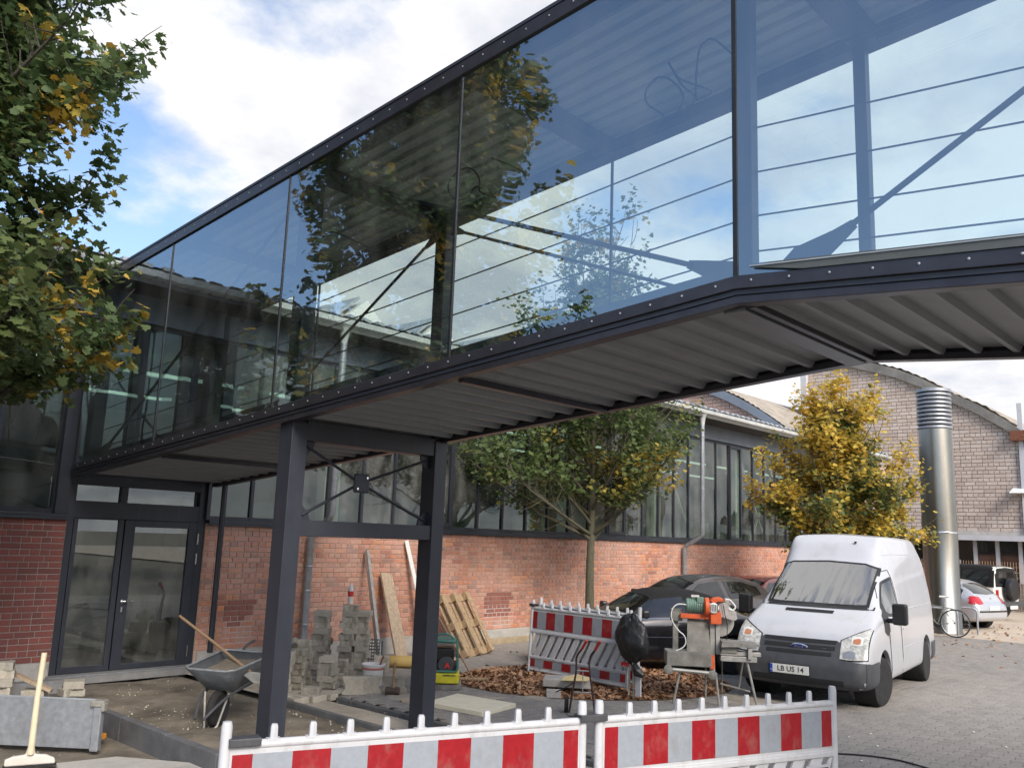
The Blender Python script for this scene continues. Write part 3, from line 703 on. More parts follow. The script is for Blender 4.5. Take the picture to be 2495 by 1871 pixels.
for yy in (15.6, 18.6):
    c = MB()
    for xx in range(-8, 33, 3): c.cbox((xx+0.6, yy, 4.86), (2.1, 0.14, 0.05))
    part(hall, 'ceiling_light', c, STRIP, world=True)
c = MB(); c.box((-14, 13.25, 5.16), (34, 23.9, 5.22)); part(hall, 'inner_ceiling', c, mat('dim interior ceiling', (0.32, 0.34, 0.31), 0.8), world=True)
c = MB()
for xx in np.arange(16, 33, 1.25): c.box((xx, 17.0, 0.1), (xx+0.9, 17.1, 2.95))
part(hall, 'inner_partition', c, INTW, world=True)
c = MB(); c.box((7.2, 14.2, 0.1), (10.6, 14.8, 2.62)); c.box((-6, 14.0, 0.1), (4.2, 14.6, 2.75)); part(hall, 'inner_cupboard', c, mat('blue grey cupboard', (0.14, 0.16, 0.19), 0.6), world=True)

# ---- entrance door
DY = HY + 0.02
d = MB()
d.box((4.80, DY, 0.10), (4.90, DY+0.10, 2.80)); d.box((6.74, DY, 0.20-0.10), (6.86, DY+0.10, 2.80))
d.box((4.90, DY, 2.20), (6.74, DY+0.10, 2.44)); d.box((4.90, DY, 2.66), (6.74, DY+0.10, 2.80)); d.box((5.52, DY+0.002, 2.44), (5.62, DY+0.10, 2.66))
d.box((4.80, DY-0.01, 2.80), (6.88, DY+0.12, 2.97))
door = part(hall, 'door', d, ANTH, world=True, bev=0.004)
for (a, c, pz0, pz1) in ((4.905, 5.60, 0.19, 2.185), (5.62, 6.735, 0.18, 2.10)):
    lf = MB(); e = DY - 0.012
    px0, px1 = (4.96, 5.53) if a < 5 else (5.77, 6.60)
    lf.box((a, e, 0.105), (px0, e+0.06, 2.195)); lf.box((px1, e, 0.105), (c, e+0.06, 2.195)); lf.box((px0, e, 0.105), (px1, e+0.06, pz0)); lf.box((px0, e, pz1), (px1, e+0.06, 2.195))
    part(door, 'door_leaf', lf, ANTH, world=True, bev=0.004)
    gq = MB(); gq.quad((px0-0.005, e+0.03, pz0-.005), (px1+.005, e+0.03, pz0-.005), (px1+.005, e+0.03, pz1+.005), (px0-.005, e+0.03, pz1+.005)); part(door, 'pane', gq, GLASSD, world=True, fix=False)
for a, c in ((4.90, 5.52), (5.62, 6.74)):
    gq = MB(); gq.quad((a, DY+0.05, 2.44), (c, DY+0.05, 2.44), (c, DY+0.05, 2.66), (a, DY+0.05, 2.66)); part(door, 'pane', gq, GLASSD, world=True, fix=False)
h = MB(); h.tube([(5.69, DY-0.02, 1.05), (5.69, DY-0.07, 1.05), (5.71, DY-0.08, 1.05), (5.81, DY-0.08, 1.05)], 0.011, 8); h.lathe([(0.024, 0), (0.024, 0.012)], 12, (5.69, DY-0.024, 1.05), 'y'); h.box((5.678, DY-0.022, 0.90), (5.702, DY-0.012, 0.97))
part(door, 'handle', h, CHROME, True, world=True)
for z in (1.95, 1.65, 0.3):
    h = MB(); h.tube([(6.745, DY-0.025, z-0.08), (6.745, DY-0.025, z+0.08)], 0.011, 8); part(door, 'hinge', h, CHROME, True, world=True)
s = MB(); s.box((4.76, HY-0.16, -0.02), (6.90, HY+0.2, 0.10)); part(hall, 'threshold', s, CONCL, world=True, bev=0.006)
s = MB(); s.box((4.76, HY-0.168, 0.085), (6.90, HY-0.155, 0.10)); part(hall, 'threshold_edge', s, GALV, world=True)
b = MB(); b.box((4.75, HY+0.55, 0.08), (6.9, HY+2.6, 0.10)); part(hall, 'entrance_mat', b, DPLAST, world=True)

# ------------------------------------------------------------------ glazed footbridge
def ZF(y): return 2.85 + (12.57 - y)*0.0868 if y >= 2.55 else 3.72 - (2.55 - y)*0.085
def ZR(y): return 5.70 + (10.9 - y)*0.0865
YE = -7.4
BEAMG = mat('beam grey with painted reflection', (0.15, 0.16, 0.18), .35, .3)  # lighter grey puts the reflection on the kink beam into its colour
bridge = thing('footbridge', 'glazed steel footbridge rising out of the hall over the yard on a dark portal frame', 'bridge', (5.85, 7.5, 0))
def longbar(x, w, prof, z_lo, z_hi, y0, y1, m, name, kink=True, bev=0):
    ys = [y0, 2.55, y1] if (kink and y1 < 2.55 < y0) else [y0, y1]
    mb = MB(); vs = []; fs = []
    for yy in ys:
        zb = prof(yy)
        vs += [(x-w/2, yy, zb+z_lo), (x+w/2, yy, zb+z_lo), (x+w/2, yy, zb+z_hi), (x-w/2, yy, zb+z_hi)]
    for i in range(len(ys)-1):
        o = 4*i
        for k in range(4): fs.append((o+k, o+(k+1) % 4, o+4+(k+1) % 4, o+4+k))
    fs += [(3, 2, 1, 0), tuple(4*(len(ys)-1)+k for k in range(4))]
    mb.add(vs, fs, 0); return part(bridge, name, mb, m, world=True, bev=bev)
Y0 = 12.60
XN, XF = 4.745, 6.925
for X_, sg in ((XN, -1), (XF, 1)):
    longbar(X_ + 0*sg, 0.05, ZF, -0.012, 0.072, Y0, YE, FASCIA, 'bottom_fascia', bev=0.004)
    longbar(X_ - 0.015*sg, 0.04, ZF, -0.045, -0.014, Y0, YE, ANTH, 'bottom_joint')
    longbar(X_ - 0.055*sg, 0.10, ZF, -0.10, -0.047, Y0, YE, FASCIA, 'edge_beam', bev=0.004)
    longbar(X_ - 0.085*sg, 0.02, ZF, 0.0, 0.17, Y0-0.1, YE, ANTH, 'kick_plate')
    longbar(X_, 0.05, ZR, -0.145, -0.02, Y0, YE, FASCIA, 'top_fascia', False, bev=0.004)
    longbar(X_ - 0.005*sg, 0.075, ZR, -0.018, 0.012, Y0, YE, ANTH, 'roof_trim', False)
    longbar(X_ - 0.11*sg, 0.14, ZR, -0.17, -0.03, Y0-0.1, YE, ANTH, 'top_beam', False)
LOWF = mat('dark green grey flashing', (0.085, 0.095, 0.09), .5)
fl_ = MB(); ys = [2.44, 1.0, YE]
fl_.prism([(XN-.034, 2.44, ZF(2.44)+.115), (XN-.034, 2.10, ZF(2.10)+.073), (XN-.034, YE, ZF(YE)+.073), (XN-.034, YE, ZF(YE)+.150), (XN-.034, 2.3, ZF(2.3)+.135)], (.012, 0, 0)); part(bridge, 'flashing', fl_, LOWF, world=True)
fl_ = MB(); fl_.bar((XN-.034, 2.44, ZF(2.44)+.120), (XN-.034, YE, ZF(YE)+.155), .014, .006); part(bridge, 'flashing_edge', fl_, ZINC, world=True)
# panes
joints = [12.55, 10.27, 7.72, 5.13, 2.55, -0.05, -2.65, -5.2, YE]
for i in range(len(joints)-1):
    a, c = joints[i], joints[i+1]
    for X_, gm in ((XN-0.002, GLASSB), (XF+0.002, GLASSF)):
        p = MB(); p.quad((X_, a-0.004, ZF(a)+0.03), (X_, c+0.004, ZF(c)+0.03), (X_, c+0.004, ZR(c)-0.08), (X_, a-0.004, ZR(a)-0.08))
        part(bridge, 'glass_pane', p, gm, world=True, fix=False)
for yj in joints[1:-1]:
    w = 0.022 if yj != 2.55 else 0.03
    for X_ in (XN, XF):
        p = MB(); p.box((X_-0.011, yj-w/2, ZF(yj)+0.06), (X_+0.011, yj+w/2, ZR(yj)-0.13)); part(bridge, 'glazing_joint', p, BLKPL, world=True)
# screws on the fascias
sc = MB().lathe([(0.0085, 0), (0.0085, 0.003), (0.005, 0.006), (0.0, 0.007)], 8, ax='x').mesh('screw', GALV, True)
yy = 12.4
while yy > -1.2:
    for z_ in (ZF(yy)+0.035, ZR(yy)-0.075):
        o = bpy.data.objects.new('screw', sc); COL.objects.link(o); o.parent = bridge
        o.location = Vector((XN-0.026, yy, z_)) - bridge.location; o.rotation_euler = (0, 0, math.pi)
    yy -= 0.243
# deck: trapezoid sheet with ribs across
prof = [(0, .048), (0.186, .048), (0.198, 0.0), (0.236, 0.0), (0.252, 0.048)]
dk = MB(); vs = []; yy = Y0 - 0.06
while yy > YE:
    for a, h in prof[:-1]:
        y_ = yy - a
        vs += [(XN+0.09, y_, ZF(y_)-0.066+h), (XF-0.09, y_, ZF(y_)-0.066+h)]
    yy -= 0.252
dk.add(vs, [(2*i, 2*i+1, 2*i+3, 2*i+2) for i in range(len(vs)//2-1)], 0); part(bridge, 'deck_sheet', dk, DECK, world=True)
fl = MB()
for ya, yb in ((Y0-0.05, 2.55), (2.55, YE)): fl.prism([(XN+0.09, ya, ZF(ya)-0.015), (XN+0.09, yb, ZF(yb)-0.015), (XN+0.09, yb, ZF(yb)+0.05), (XN+0.09, ya, ZF(ya)+0.05)], (XF-XN-0.18, 0, 0))
part(bridge, 'floor', fl, INTD, world=True)
for yb, w, h, m in ((10.2, 0.05, 0.05, FASCIA), (7.52, 0.18, 0.10, ANTH), (5.08, 0.06, 0.055, FASCIA), (2.62, 0.15, 0.05, BEAMG), (2.50, 0.045, 0.04, FASCIA), (-0.05, 0.06, 0.055, FASCIA), (-2.6, .1, .06, FASCIA), (-5.2, .06, .05, FASCIA)):
    c = MB(); z_ = ZF(yb) - 0.068; c.box((XN+0.1, yb-w/2, z_-h), (XF-0.1, yb+w/2, z_)); part(bridge, 'cross_beam', c, m, world=True, bev=0.004)
# roof sheet (ribs along the bridge) + roof cross beams
rp = []; xx = XN + 0.02
while xx < XF - 0.02:
    for a, h in ((0, 0), (0.10, 0), (0.115, 0.035), (0.165, 0.035), (0.18, 0)): 
        if xx + a < XF - 0.01: rp.append((xx+a, h))
    xx += 0.18
rr = MB(); vs = []
for a, h in rp: vs += [(a, Y0, ZR(Y0)-0.03+h), (a, YE, ZR(YE)-0.03+h)]
rr.add(vs, [(2*i, 2*i+1, 2*i+3, 2*i+2) for i in range(len(vs)//2-1)], 0); part(bridge, 'roof_sheet', rr, CEIL, world=True)
rr = MB(); vs = [(a, y_, ZR(y_)+0.03) for a in (XN, XF) for y_ in (Y0, YE)]; rr.quad(vs[0], vs[1], vs[3], vs[2]); part(bridge, 'roof_cover', rr, ZINC, world=True)
for yb, w in ((10.2, 0.12), (7.55, 0.2), (5.08, 0.22), (2.45, 0.22), (-0.05, 0.16), (-2.6, .2), (-5.2, .16)):
    c = MB(); z_ = ZR(yb); c.box((XN+0.05, yb-w/2, z_-0.165), (XF-0.05, yb+w/2, z_-0.032)); part(bridge, 'roof_beam', c, ANTH, world=True)
# posts
for X_ in (4.90, 6.81):
    for yp in (12.42, 7.52, (2.545 if X_ < 5 else 2.50), -2.7):
        c = MB(); zb = ZF(yp)-0.06; hx, hy = (.085, .09) if yp > 5 else (.05, .05); c.box((X_-hx, yp-hy, zb), (X_+hx, yp+hy, ZR(yp)-0.15)); part(bridge, 'post', c, ANTH, world=True, bev=0.006)
# portal frame
for X_ in (4.90, 6.81):
    c = MB(); c.box((X_-0.09, 7.41, -0.10), (X_+0.09, 7.63, 3.20)); c.box((X_-0.095, 7.405, -0.12), (X_-0.085, 7.42, 3.2)); part(bridge, 'column', c, ANTH, world=True, bev=0.006)
c = MB(); c.box((4.99, 7.42, 3.03), (6.72, 7.62, 3.235)); part(bridge, 'portal_beam', c, ANTH, world=True, bev=0.006)
c = MB(); c.box((4.99, 7.42, 2.085), (6.72, 7.62, 2.245)); part(bridge, 'portal_beam', c, ANTH, world=True, bev=0.006)
ctr = Vector((5.75, 7.5, 2.655))
for (sx, sz, e) in ((-1, 1, (4.99, 7.5, 3.03)), (1, 1, (6.72, 7.5, 3.03)), (-1, -1, (4.99, 7.5, 2.245)), (1, -1, (6.72, 7.5, 2.245))):
    g_ = MB(); ex, ey, ez = e; g_.prism([(ex, 7.49, ez), (ex-sx*0.15, 7.49, ez), (ex-sx*0.13, 7.49, ez-sz*0.07), (ex-sx*0.06, 7.49, ez-sz*0.14), (ex, 7.49, ez-sz*0.15)], (0, 0.02, 0)); part(bridge, 'gusset_plate', g_, ANTH, world=True)
    r_ = MB(); p0 = Vector(e) + Vector((-sx*0.05, -0.012, -sz*0.05)); d_ = (ctr - p0); r_.tube([p0, p0 + d_*0.9], 0.016, 8); part(bridge, 'bracing_rod', r_, ANTH, True, world=True)
c = MB(); c.cbox((0, 0, 0), (0.20, 0.025, 0.20)); c.shift(ctr + Vector((0, -0.02, 0))); po = part(bridge, 'bracing_plate', c, ANTH, world=True, bev=0.02)
for dx in (-.06, .06):
    s_ = MB(); s_.lathe([(0.012, 0), (0.012, 0.012)], 8, (ctr.x+dx, ctr.y-0.045, ctr.z+dx), 'y'); part(po, 'bolt', s_, CHROME, world=True)
# tension rods with fork gussets, near and far side
def rod(p, q, x):
    p = Vector((x, *p)); q = Vector((x, *q)); d_ = (q - p).normalized()
    t = MB(); t.tube([p + d_*0.42, q - d_*0.22], 0.019, 8); part(bridge, 'tension_rod', t, ANTH, True, world=True)
    up = Vector((1, 0, 0)).cross(d_)
    gp = MB(); gp.prism([p - up*0.10, p + d_*0.10 - up*0.12, p + d_*0.34 - up*0.05, p + d_*0.46 - up*0.028, p + d_*0.46 + up*0.028, p + d_*0.34 + up*0.05, p + d_*0.10 + up*0.09, p + up*0.05], (0.016, 0, 0)); part(bridge, 'rod_gusset', gp, ANTH, world=True)
    gp = MB(); gp.prism([q + up*0.07, q - d_*0.22 + up*0.022, q - d_*0.22 - up*0.022, q - up*0.07], (0.016, 0, 0)); part(bridge, 'rod_gusset', gp, ANTH, world=True)
for x_ in (4.93, 6.77):
    rod((12.30, ZF(12.3)+0.12), (7.66, ZR(7.66)-0.25), x_)
    rod((2.58, ZF(2.58)+0.12), (7.38, ZR(7.38)-0.25), x_)
    rod((2.28, ZF(2.28)+0.12), (-2.56, ZR(-2.56)-0.25), x_)
# rope handrails on the near side
for hgt in (1.15, 0.84, 0.54, 0.30):
    t = MB(); t.tube([(4.985, 12.3, ZF(12.3)+hgt), (4.985, 2.55, ZF(2.55)+hgt), (4.985, YE, ZF(YE)+hgt)], 0.006, 6); part(bridge, 'rail_rope', t, GALV if 0 else ANTH, True, world=True)
# loose electric cables along the far roof beam
def zc(y): return ZR(y) - 0.20
t = MB(); t.tube([(6.66, y_, zc(y_) + 0.012*math.sin(y_*3.1)) for y_ in np.arange(12.0, -4, -0.3)], 0.009, 6); part(bridge, 'cable', t, BLKPL, True, world=True)
t = MB(); t.tube([(6.60, y_, zc(y_) + 0.02 + 0.022*math.sin(y_*2.3+1)) for y_ in np.arange(12.0, -4, -0.3)], 0.007, 6); part(bridge, 'cable', t, BLKPL, True, world=True)
def loop(pts):
    t = MB(); t.tube(catmull(pts, 6), 0.0085, 6); part(bridge, 'cable_coil', t, BLKPL, True, world=True)
loop([(5.9, 4.335, 5.647), (5.9, 4.123, 5.677), (5.9, 3.839, 5.717), (5.9, 4.002, 5.898), (5.9, 4.024, 6.017), (5.9, 3.922, 6.112), (5.9, 3.801, 6.07), (5.9, 3.683, 5.937), (5.9, 3.644, 5.816), (5.9, 3.702, 5.727), (5.9, 3.78, 5.716), (5.9, 3.644, 5.726), (5.9, 3.53, 5.796), (5.9, 3.664, 5.967), (5.9, 3.792, 6.214), (5.9, 3.723, 6.078), (5.9, 3.645, 5.996), (5.9, 3.382, 5.807), (5.9, 3.474, 5.777), (5.9, 3.521, 5.793), (5.9, 3.521, 6.006), (5.9, 3.492, 6.212), (5.9, 3.436, 6.271), (5.9, 3.38, 6.277), (5.9, 3.307, 6.213), (5.9, 3.165, 6.036)])
loop([(5.9, 5.883, 5.928), (5.9, 5.465, 5.677), (5.9, 5.486, 5.559), (5.9, 5.833, 5.523), (5.9, 6.033, 5.605), (5.9, 6.056, 5.75), (5.9, 6.165, 5.887), (5.9, 6.315, 5.928), (5.9, 6.491, 5.865), (5.9, 6.513, 5.737), (5.9, 6.383, 5.605), (5.9, 6.205, 5.594), (5.9, 6.094, 5.674), (5.9, 5.833, 5.523)])
loop([(5.9, 6.888, 5.323), (5.9, 7.382, 5.279), (5.9, 7.74, 5.34), (5.9, 8.131, 5.529), (5.9, 8.502, 5.708), (5.9, 8.707, 5.727), (5.9, 8.858, 5.605), (5.9, 8.788, 5.388), (5.9, 8.485, 5.23), (5.9, 8.498, 5.332), (5.9, 8.759, 5.483), (5.9, 9.116, 5.632), (5.9, 9.017, 5.535), (5.9, 8.666, 5.389), (5.9, 8.18, 5.283), (5.9, 7.705, 5.344)])
loop([(6.3, 11.1, 5.42), (6.25, 11.2, 5.2), (6.2, 11.05, 5.02), (6.2, 10.9, 5.12), (6.22, 10.95, 5.3), (6.28, 11.05, 5.40)])

# ------------------------------------------------------------------ gable halls behind
def arc_z(pts, y):
    pts = sorted(pts)
    if y <= pts[0][0]: a, b_ = pts[0], pts[1]
    elif y >= pts[-1][0]: a, b_ = pts[-2], pts[-1]
    else:
        for i in range(len(pts)-1):
            if pts[i][0] <= y <= pts[i+1][0]: a, b_ = pts[i], pts[i+1]; break
    return a[1] + (b_[1]-a[1])*(y-a[0])/(b_[0]-a[0])
def gable(x, y0, y1, zb, arc, label, bm, fm, fth, bl, bh, length, maxs, blk_y=None):
    t = thing('gable_hall', label, 'building', (x, (y0+y1)/2, 0))
    ys = np.linspace(y0, y1, 15); poly = [(x, y0, zb), (x, y1, zb)] + [(x, y_, arc_z(arc, y_)) for y_ in reversed(ys)]
    w = MB(); w.prism(poly, (0.3, 0, 0)); part(t, 'wall', w, mat('grey brown mortar', (0.30, 0.265, 0.235), 0.95) if bm is BRICKW else mat('pink mortar', (0.30, 0.21, 0.18), 0.95), world=True)
    brick_field(t, bm, (x, y1, zb), (0,-1,0), (0,0,1), (-1,0,0), y1-y0, 0.0, 12.0-zb, bl, bh, 0.022, 0 if bl < .1 else 2, depth=0.03, rough=0.006,
                test=lambda i: zb + i[3] < arc_z(arc, y1-(i[0]+i[1])/2) - 0.2 and zb + i[2] < 11.6, maxsingle=maxs, name='block')
    f = MB(); n_ = len(ys)
    vs = []; fs = []
    for y_ in ys:
        z_ = arc_z(arc, y_); vs += [(x-0.22, y_, z_-fth), (x-0.22, y_, z_+0.02), (x+0.1, y_, z_+0.02), (x+0.1, y_, z_-fth)]
    for i in range(n_-1):
        for k in range(4): fs.append((4*i+k, 4*i+(k+1) % 4, 4*i+4+(k+1) % 4, 4*i+4+k))
    fs += [(0,1,2,3), (4*n_-1, 4*n_-2, 4*n_-3, 4*n_-4)]
    f.add(vs, fs, 0); part(t, 'verge', f, fm, world=True)
    rf = MB(); vs = []; fs = []; ys2 = np.linspace(y0-0.3, y1, 90)
    for i, y_ in enumerate(ys2):
        z_ = arc_z(arc, y_) + 0.06 + (0.05 if i % 2 else 0); vs += [(x-0.15, y_, z_), (x+length, y_, z_)]
    rf.add(vs, [(2*i, 2*i+1, 2*i+3, 2*i+2) for i in range(len(ys2)-1)], 0); part(t, 'roof', rf, ROOFD, world=True)
    return t
arc2 = [(6.0, 4.75), (7.4, 6.0), (8.88, 7.3), (10.0, 8.2), (11.15, 8.80), (12.2, 9.52), (13.31, 10.12), (14.6, 10.58), (15.76, 10.98), (17.0, 11.28), (19, 11.5)]
g2 = gable(40, 3.0, 17.75, 3.1, arc2, 'far hall with a tall pale block gable and a thick curved concrete verge', BRICKW, FASC2, 0.40, 0.40, 0.135, 25, 300)
arc1 = [(15.0, 5.9), (15.87, 6.80), (17.0, 7.66), (18.18, 8.42), (19.48, 9.06), (20.6, 9.42), (22, 9.7), (25, 10)]
g1 = gable(34.3, 15.0, 25.0, 3.5, arc1, 'pinkish block gable with a blue grey curved verge above the hall eaves', BRICKP, FASC1, 0.36, 0.40, 0.135, 12, 0)
b = MB(); b.box((39.75, 17.72, 3), (40.1, 18.0, 11.3)); part(g2, 'corner_post', b, GREYPOST, world=True)
# lower storey of the far hall
b = MB(); b.box((40, 3.0, 0), (40.3, 17.75, 1.05)); part(g2, 'base_wall', b, FASC2, world=True)
b = MB(); b.box((39.97, 3.0, 2.93), (40.3, 17.75, 3.1)); part(g2, 'beam', b, CONC, world=True)
b = MB(); b.box((39.45, 3.0, 2.72), (40.2, 17.0, 2.93)); part(g2, 'canopy', b, GREYPOST, world=True)
b = MB(); b.box((40.12, 3.0, 1.05), (40.2, 17.7, 2.72)); part(g2, 'window_pane', b, DARKGL, world=True)
yy = 3.2
while yy < 17.5:
    b = MB(); b.box((39.98, yy, 1.05), (40.11, yy+0.13, 2.72)); part(g2, 'window_post', b, GREYPOST, world=True); yy += 0.83
b = MB(); b.box((39.85, 8.68, 3.1), (39.98, 8.86, 8.3)); part(g2, 'vent_pipe', b, GREYPOST, world=True)
b = MB(); b.box((39.6, 8.0, 6.75), (39.98, 9.1, 7.15)); part(g2, 'gutter_box', b, RUST, world=True)
b = MB(); b.prism([(39.3, 8.55, 4.62), (39.97, 8.55, 4.86), (39.97, 8.55, 4.62)], (0, 0.65, 0)); part(g2, 'wall_lamp', b, WHITEP, world=True)
# wire mesh fence behind the parked cars
fe = thing('mesh_fence', 'wire mesh fence in front of the far hall windows', 'fence', (38.9, 8, 0))
for yy in np.arange(3.5, 13, 2.5):
    b = MB(); b.box((38.88, yy, 0), (38.94, yy+0.06, 1.92)); part(fe, 'fence_post', b, GALV, world=True)
b = MB()
for zz_ in np.arange(0.1, 1.9, 0.2): b.bar((38.9, 3.0, zz_), (38.9, 13.5, zz_), 0.012, 0.012)
for yy in np.arange(3.0, 13.5, 0.10): b.bar((38.9, yy, 0.05), (38.9, yy, 1.9), 0.012, 0.012, up=(1, 0, 0))
part(fe, 'mesh_panel', b, mat('rusty fence wire', (0.42, 0.30, 0.20), 0.7), world=True)
# unseen house behind the camera, added so the panes have something to reflect
hs = thing('opposite_house', 'large grey house with a dark tiled roof across the yard, unseen behind the viewer', 'building', (-5, -16, 0))
b = MB(); b.box((-32, -30, 0), (15.2, -18, 5.6)); part(hs, 'wall', b, HOUSE, world=True)
b = MB(); b.prism([(-32.4, -17.6, 5.6), (-32.4, -24, 9.2), (-32.4, -30.4, 5.6)], (48.0, 0, 0)); part(hs, 'roof', b, ROOFT, world=True)
wmesh = MB().box((0, 0, 0), (1.3, 0.06, 1.7)).mesh('window', DARKGL)
for fz in (0.9, 3.4):
    for xx in range(-30, 14, 3):
        o = bpy.data.objects.new('window', wmesh); COL.objects.link(o); o.parent = hs; o.location = Vector((xx, -18.04, fz)) - hs.location
# chimney stack of stainless steel
ch = thing('steel_chimney', 'tall brushed stainless steel flue with a ribbed louvre head', 'chimney', (26.5, 8.0, 0))
b = MB(); b.lathe([(0.47, 0), (0.47, 0.02), (0.455, 0.04), (0.455, 2.7)], 40); part(ch, 'flue', b, STEEL, True)
b = MB(); b.lathe([(0.455, 2.72), (0.452, 3.0), (0.44, 5.62)], 40); part(ch, 'flue', b, STEEL, True)
b = MB(); b.lathe([(0.459, 2.69), (0.461, 2.70), (0.461, 2.73), (0.459, 2.74)], 40); part(ch, 'seam_band', b, CHROME, True)
for k in range(9):
    z_ = 5.64 + k*0.118; b = MB(); b.lathe([(0.38, z_-0.02), (0.452, z_-.005), (0.466, z_+0.025), (0.455, z_+0.065), (0.38, z_+0.08)], 40); part(ch, 'louvre_ring', b, GALV, True)
b = MB(); b.lathe([(0.37, 5.6), (0.37, 6.7)], 32); part(ch, 'inner_duct', b, BLACK, True)
b = MB(); b.lathe([(0.40, 6.69), (0.475, 6.70), (0.475, 6.78), (0.40, 6.80), (0, 6.82)], 40); part(ch, 'cap_ring', b, GALV, True)
# ------------------------------------------------------------------ trees
def leaf_shape():
    pts = []
    for k, (a, r) in enumerate([(-90, .10), (-62, .42), (-28, .30), (-8, .56), (22, .34), (50, .52), (90, .66), (130, .52), (158, .34), (188, .56), (208, .30), (242, .42)]):
        pts.append((r*math.cos(R(a)), r*math.sin(R(a))))
    return np.array(pts)
LS = leaf_shape()
def leaves(name, P, size, tone, parent, m, up=0.45, singles=0, near=None, out=None):
    """P: (n,3) leaf centres; leaf polygons with random tilt"""
    n = len(P); nrm = RNG.normal(size=(n, 3)); nrm[:, 2] = np.abs(nrm[:, 2]) + up
    if out is not None: nrm += out * 0.6
    nrm /= np.linalg.norm(nrm, axis=1)[:, None]
    a = np.cross(nrm, RNG.normal(size=(n, 3))); a /= np.linalg.norm(a, axis=1)[:, None]; b = np.cross(nrm, a)
    s = size * RNG.uniform(0.65, 1.2, n)
    curl = RNG.uniform(-.25, .25, n)
    V = P[:, None, :] + s[:, None, None] * (LS[None, :, 0, None]*a[:, None, :] + LS[None, :, 1, None]*b[:, None, :] + (curl[:, None]*(LS[None, :, 0]**2))[:, :, None]*nrm[:, None, :]*1.5)
    rnd = RNG.uniform(0, 1, n)
    idx = np.arange(n)
    if singles:
        d = np.linalg.norm(P - np.array([0, 0, 2.15]), axis=1); order = np.argsort(d - RNG.uniform(0, .3, n)); sing = order[:singles]
        idx = order[singles:]
        base = big_mesh('leaf', np.c_[LS, 0.12*LS[:, 0]**2][None].reshape(-1, 3)*size, 12, m, {'rnd': [0.0], 'tone': [0.05]})
        base2 = big_mesh('leaf', np.c_[LS, -0.12*LS[:, 0]**2][None].reshape(-1, 3)*size, 12, m, {'rnd': [0.0], 'tone': [0.85]})
        for i in sing:
            o = bpy.data.objects.new('leaf', base2 if tone[i] > .5 else base); COL.objects.link(o); o.parent = parent
            M = Matrix(((a[i][0], b[i][0], nrm[i][0]), (a[i][1], b[i][1], nrm[i][1]), (a[i][2], b[i][2], nrm[i][2]))).to_4x4()
            o.matrix_local = Matrix.Translation(Vector(P[i]) - parent.location) @ M @ Matrix.Scale(s[i]/size, 4)
    V = V[idx].reshape(-1, 3) - np.array(parent.location)
    me = big_mesh(name, V, 12, m, {'rnd': rnd[idx], 'tone': tone[idx]})
    o = part(parent, name, me, m); o['kind'] = 'stuff'; return o
def limb_curve(p, d, L_, bend, n=6, wob=0.06):
    pts = [Vector(p)]; d = Vector(d).normalized()
    for i in range(n):
        d = (d + Vector((0, 0, bend/n)) + Vector([random.gauss(0, wob) for _ in range(3)])).normalized(); pts.append(pts[-1] + d*L_/n)
    return pts
def at(pts, t):
    f = t*(len(pts)-1); i = min(int(f), len(pts)-2); return pts[i].lerp(pts[i+1], f-i), (pts[i+1]-pts[i]).normalized()
def make_tree(name, label, base, trunk, r0, limbs, sub, leaf, tonef, bark, group=None, singles=0, dens=None, spread=0.11, twigL=0.5, szscale=1.0, rmax=99, lm=None):
    """trunk: list of world points; limbs: list of (t, azimuth, elevation, length, bend)"""
    t = thing(name, label, 'tree', base, group=group)
    tp = catmull(trunk, 4); n = len(tp)
    mb = MB(); mb.tube(tp, [r0*(1.25 if i == 0 else 1)*(1-0.8*i/(n-1)) for i in range(n)], 14)
    wood = part(t, 'trunk', mb, bark, True, world=True)
    bm_ = MB(); P = []; O = []
    for (tt, az, el, L_, bend) in limbs:
        p, d = at(tp, tt); rr = r0*(1-0.8*tt)*0.55
        dv = Vector((math.cos(az)*math.cos(el), math.sin(az)*math.cos(el), math.sin(el)))
        c = limb_curve(p, dv, L_, bend)
        while len(c) > 3 and math.hypot(c[-1].x-base[0], c[-1].y-base[1]) > (rmax if c[-1].z < 6.2 or rmax > 50 else rmax-.5): c.pop()
        m_ = len(c)
        bm_.tube(c, [max(rr*(1-0.85*i/(m_-1)), 0.006) for i in range(m_)], 7)
        ns = max(3, int(sub*L_))
        for k in range(ns + 1):
            f = 0.22 + 0.78*k/ns; q_, dd = at(c, min(f, 0.999))
            if k == ns: sd = dd; sl = twigL*1.3
            else:
                sd = (dd*0.5 + Vector([random.gauss(0, 1) for _ in range(3)]).normalized()*0.9 + Vector((0, 0, 0.35))).normalized(); sl = twigL*random.uniform(0.7, 1.6)*(1.15-0.45*f)
            if math.hypot(q_.x-base[0], q_.y-base[1]) > (rmax if q_.z < 6.2 or rmax > 50 else rmax-.45): continue
            s_ = limb_curve(q_, sd, sl, 0.5, 4, 0.10)
            bm_.tube(s_, [0.010, 0.008, 0.006, 0.005, 0.003], 4)
            nl = int(leaf*sl/twigL)
            for _ in range(nl):
                u = random.uniform(0.05, 1.0); a_, ad = at(s_, min(u, .999))
                off = Vector([random.gauss(0, spread) for _ in range(3)])*(1.25 - 0.6*u)
                P.append(a_ + off); O.append((a_ + off - p).normalized())
    part(t, 'branches', bm_, bark, True, world=True)
    P = np.array([tuple(v) for v in P]); O = np.array([tuple(v) for v in O])
    tone = tonef(P)
    if dens is not None:
        k = dens(P); P, O, tone = P[k], O[k], tone[k]
    leaves('crown', P, szscale, tone, t, lm or LEAFG, singles=singles, out=O); return t
def clump(P, f, seed):
    return np.array([noise.fractal(Vector((p[0]*f+seed, p[1]*f, p[2]*f)), 1.0, 2.0, 3) for p in P])

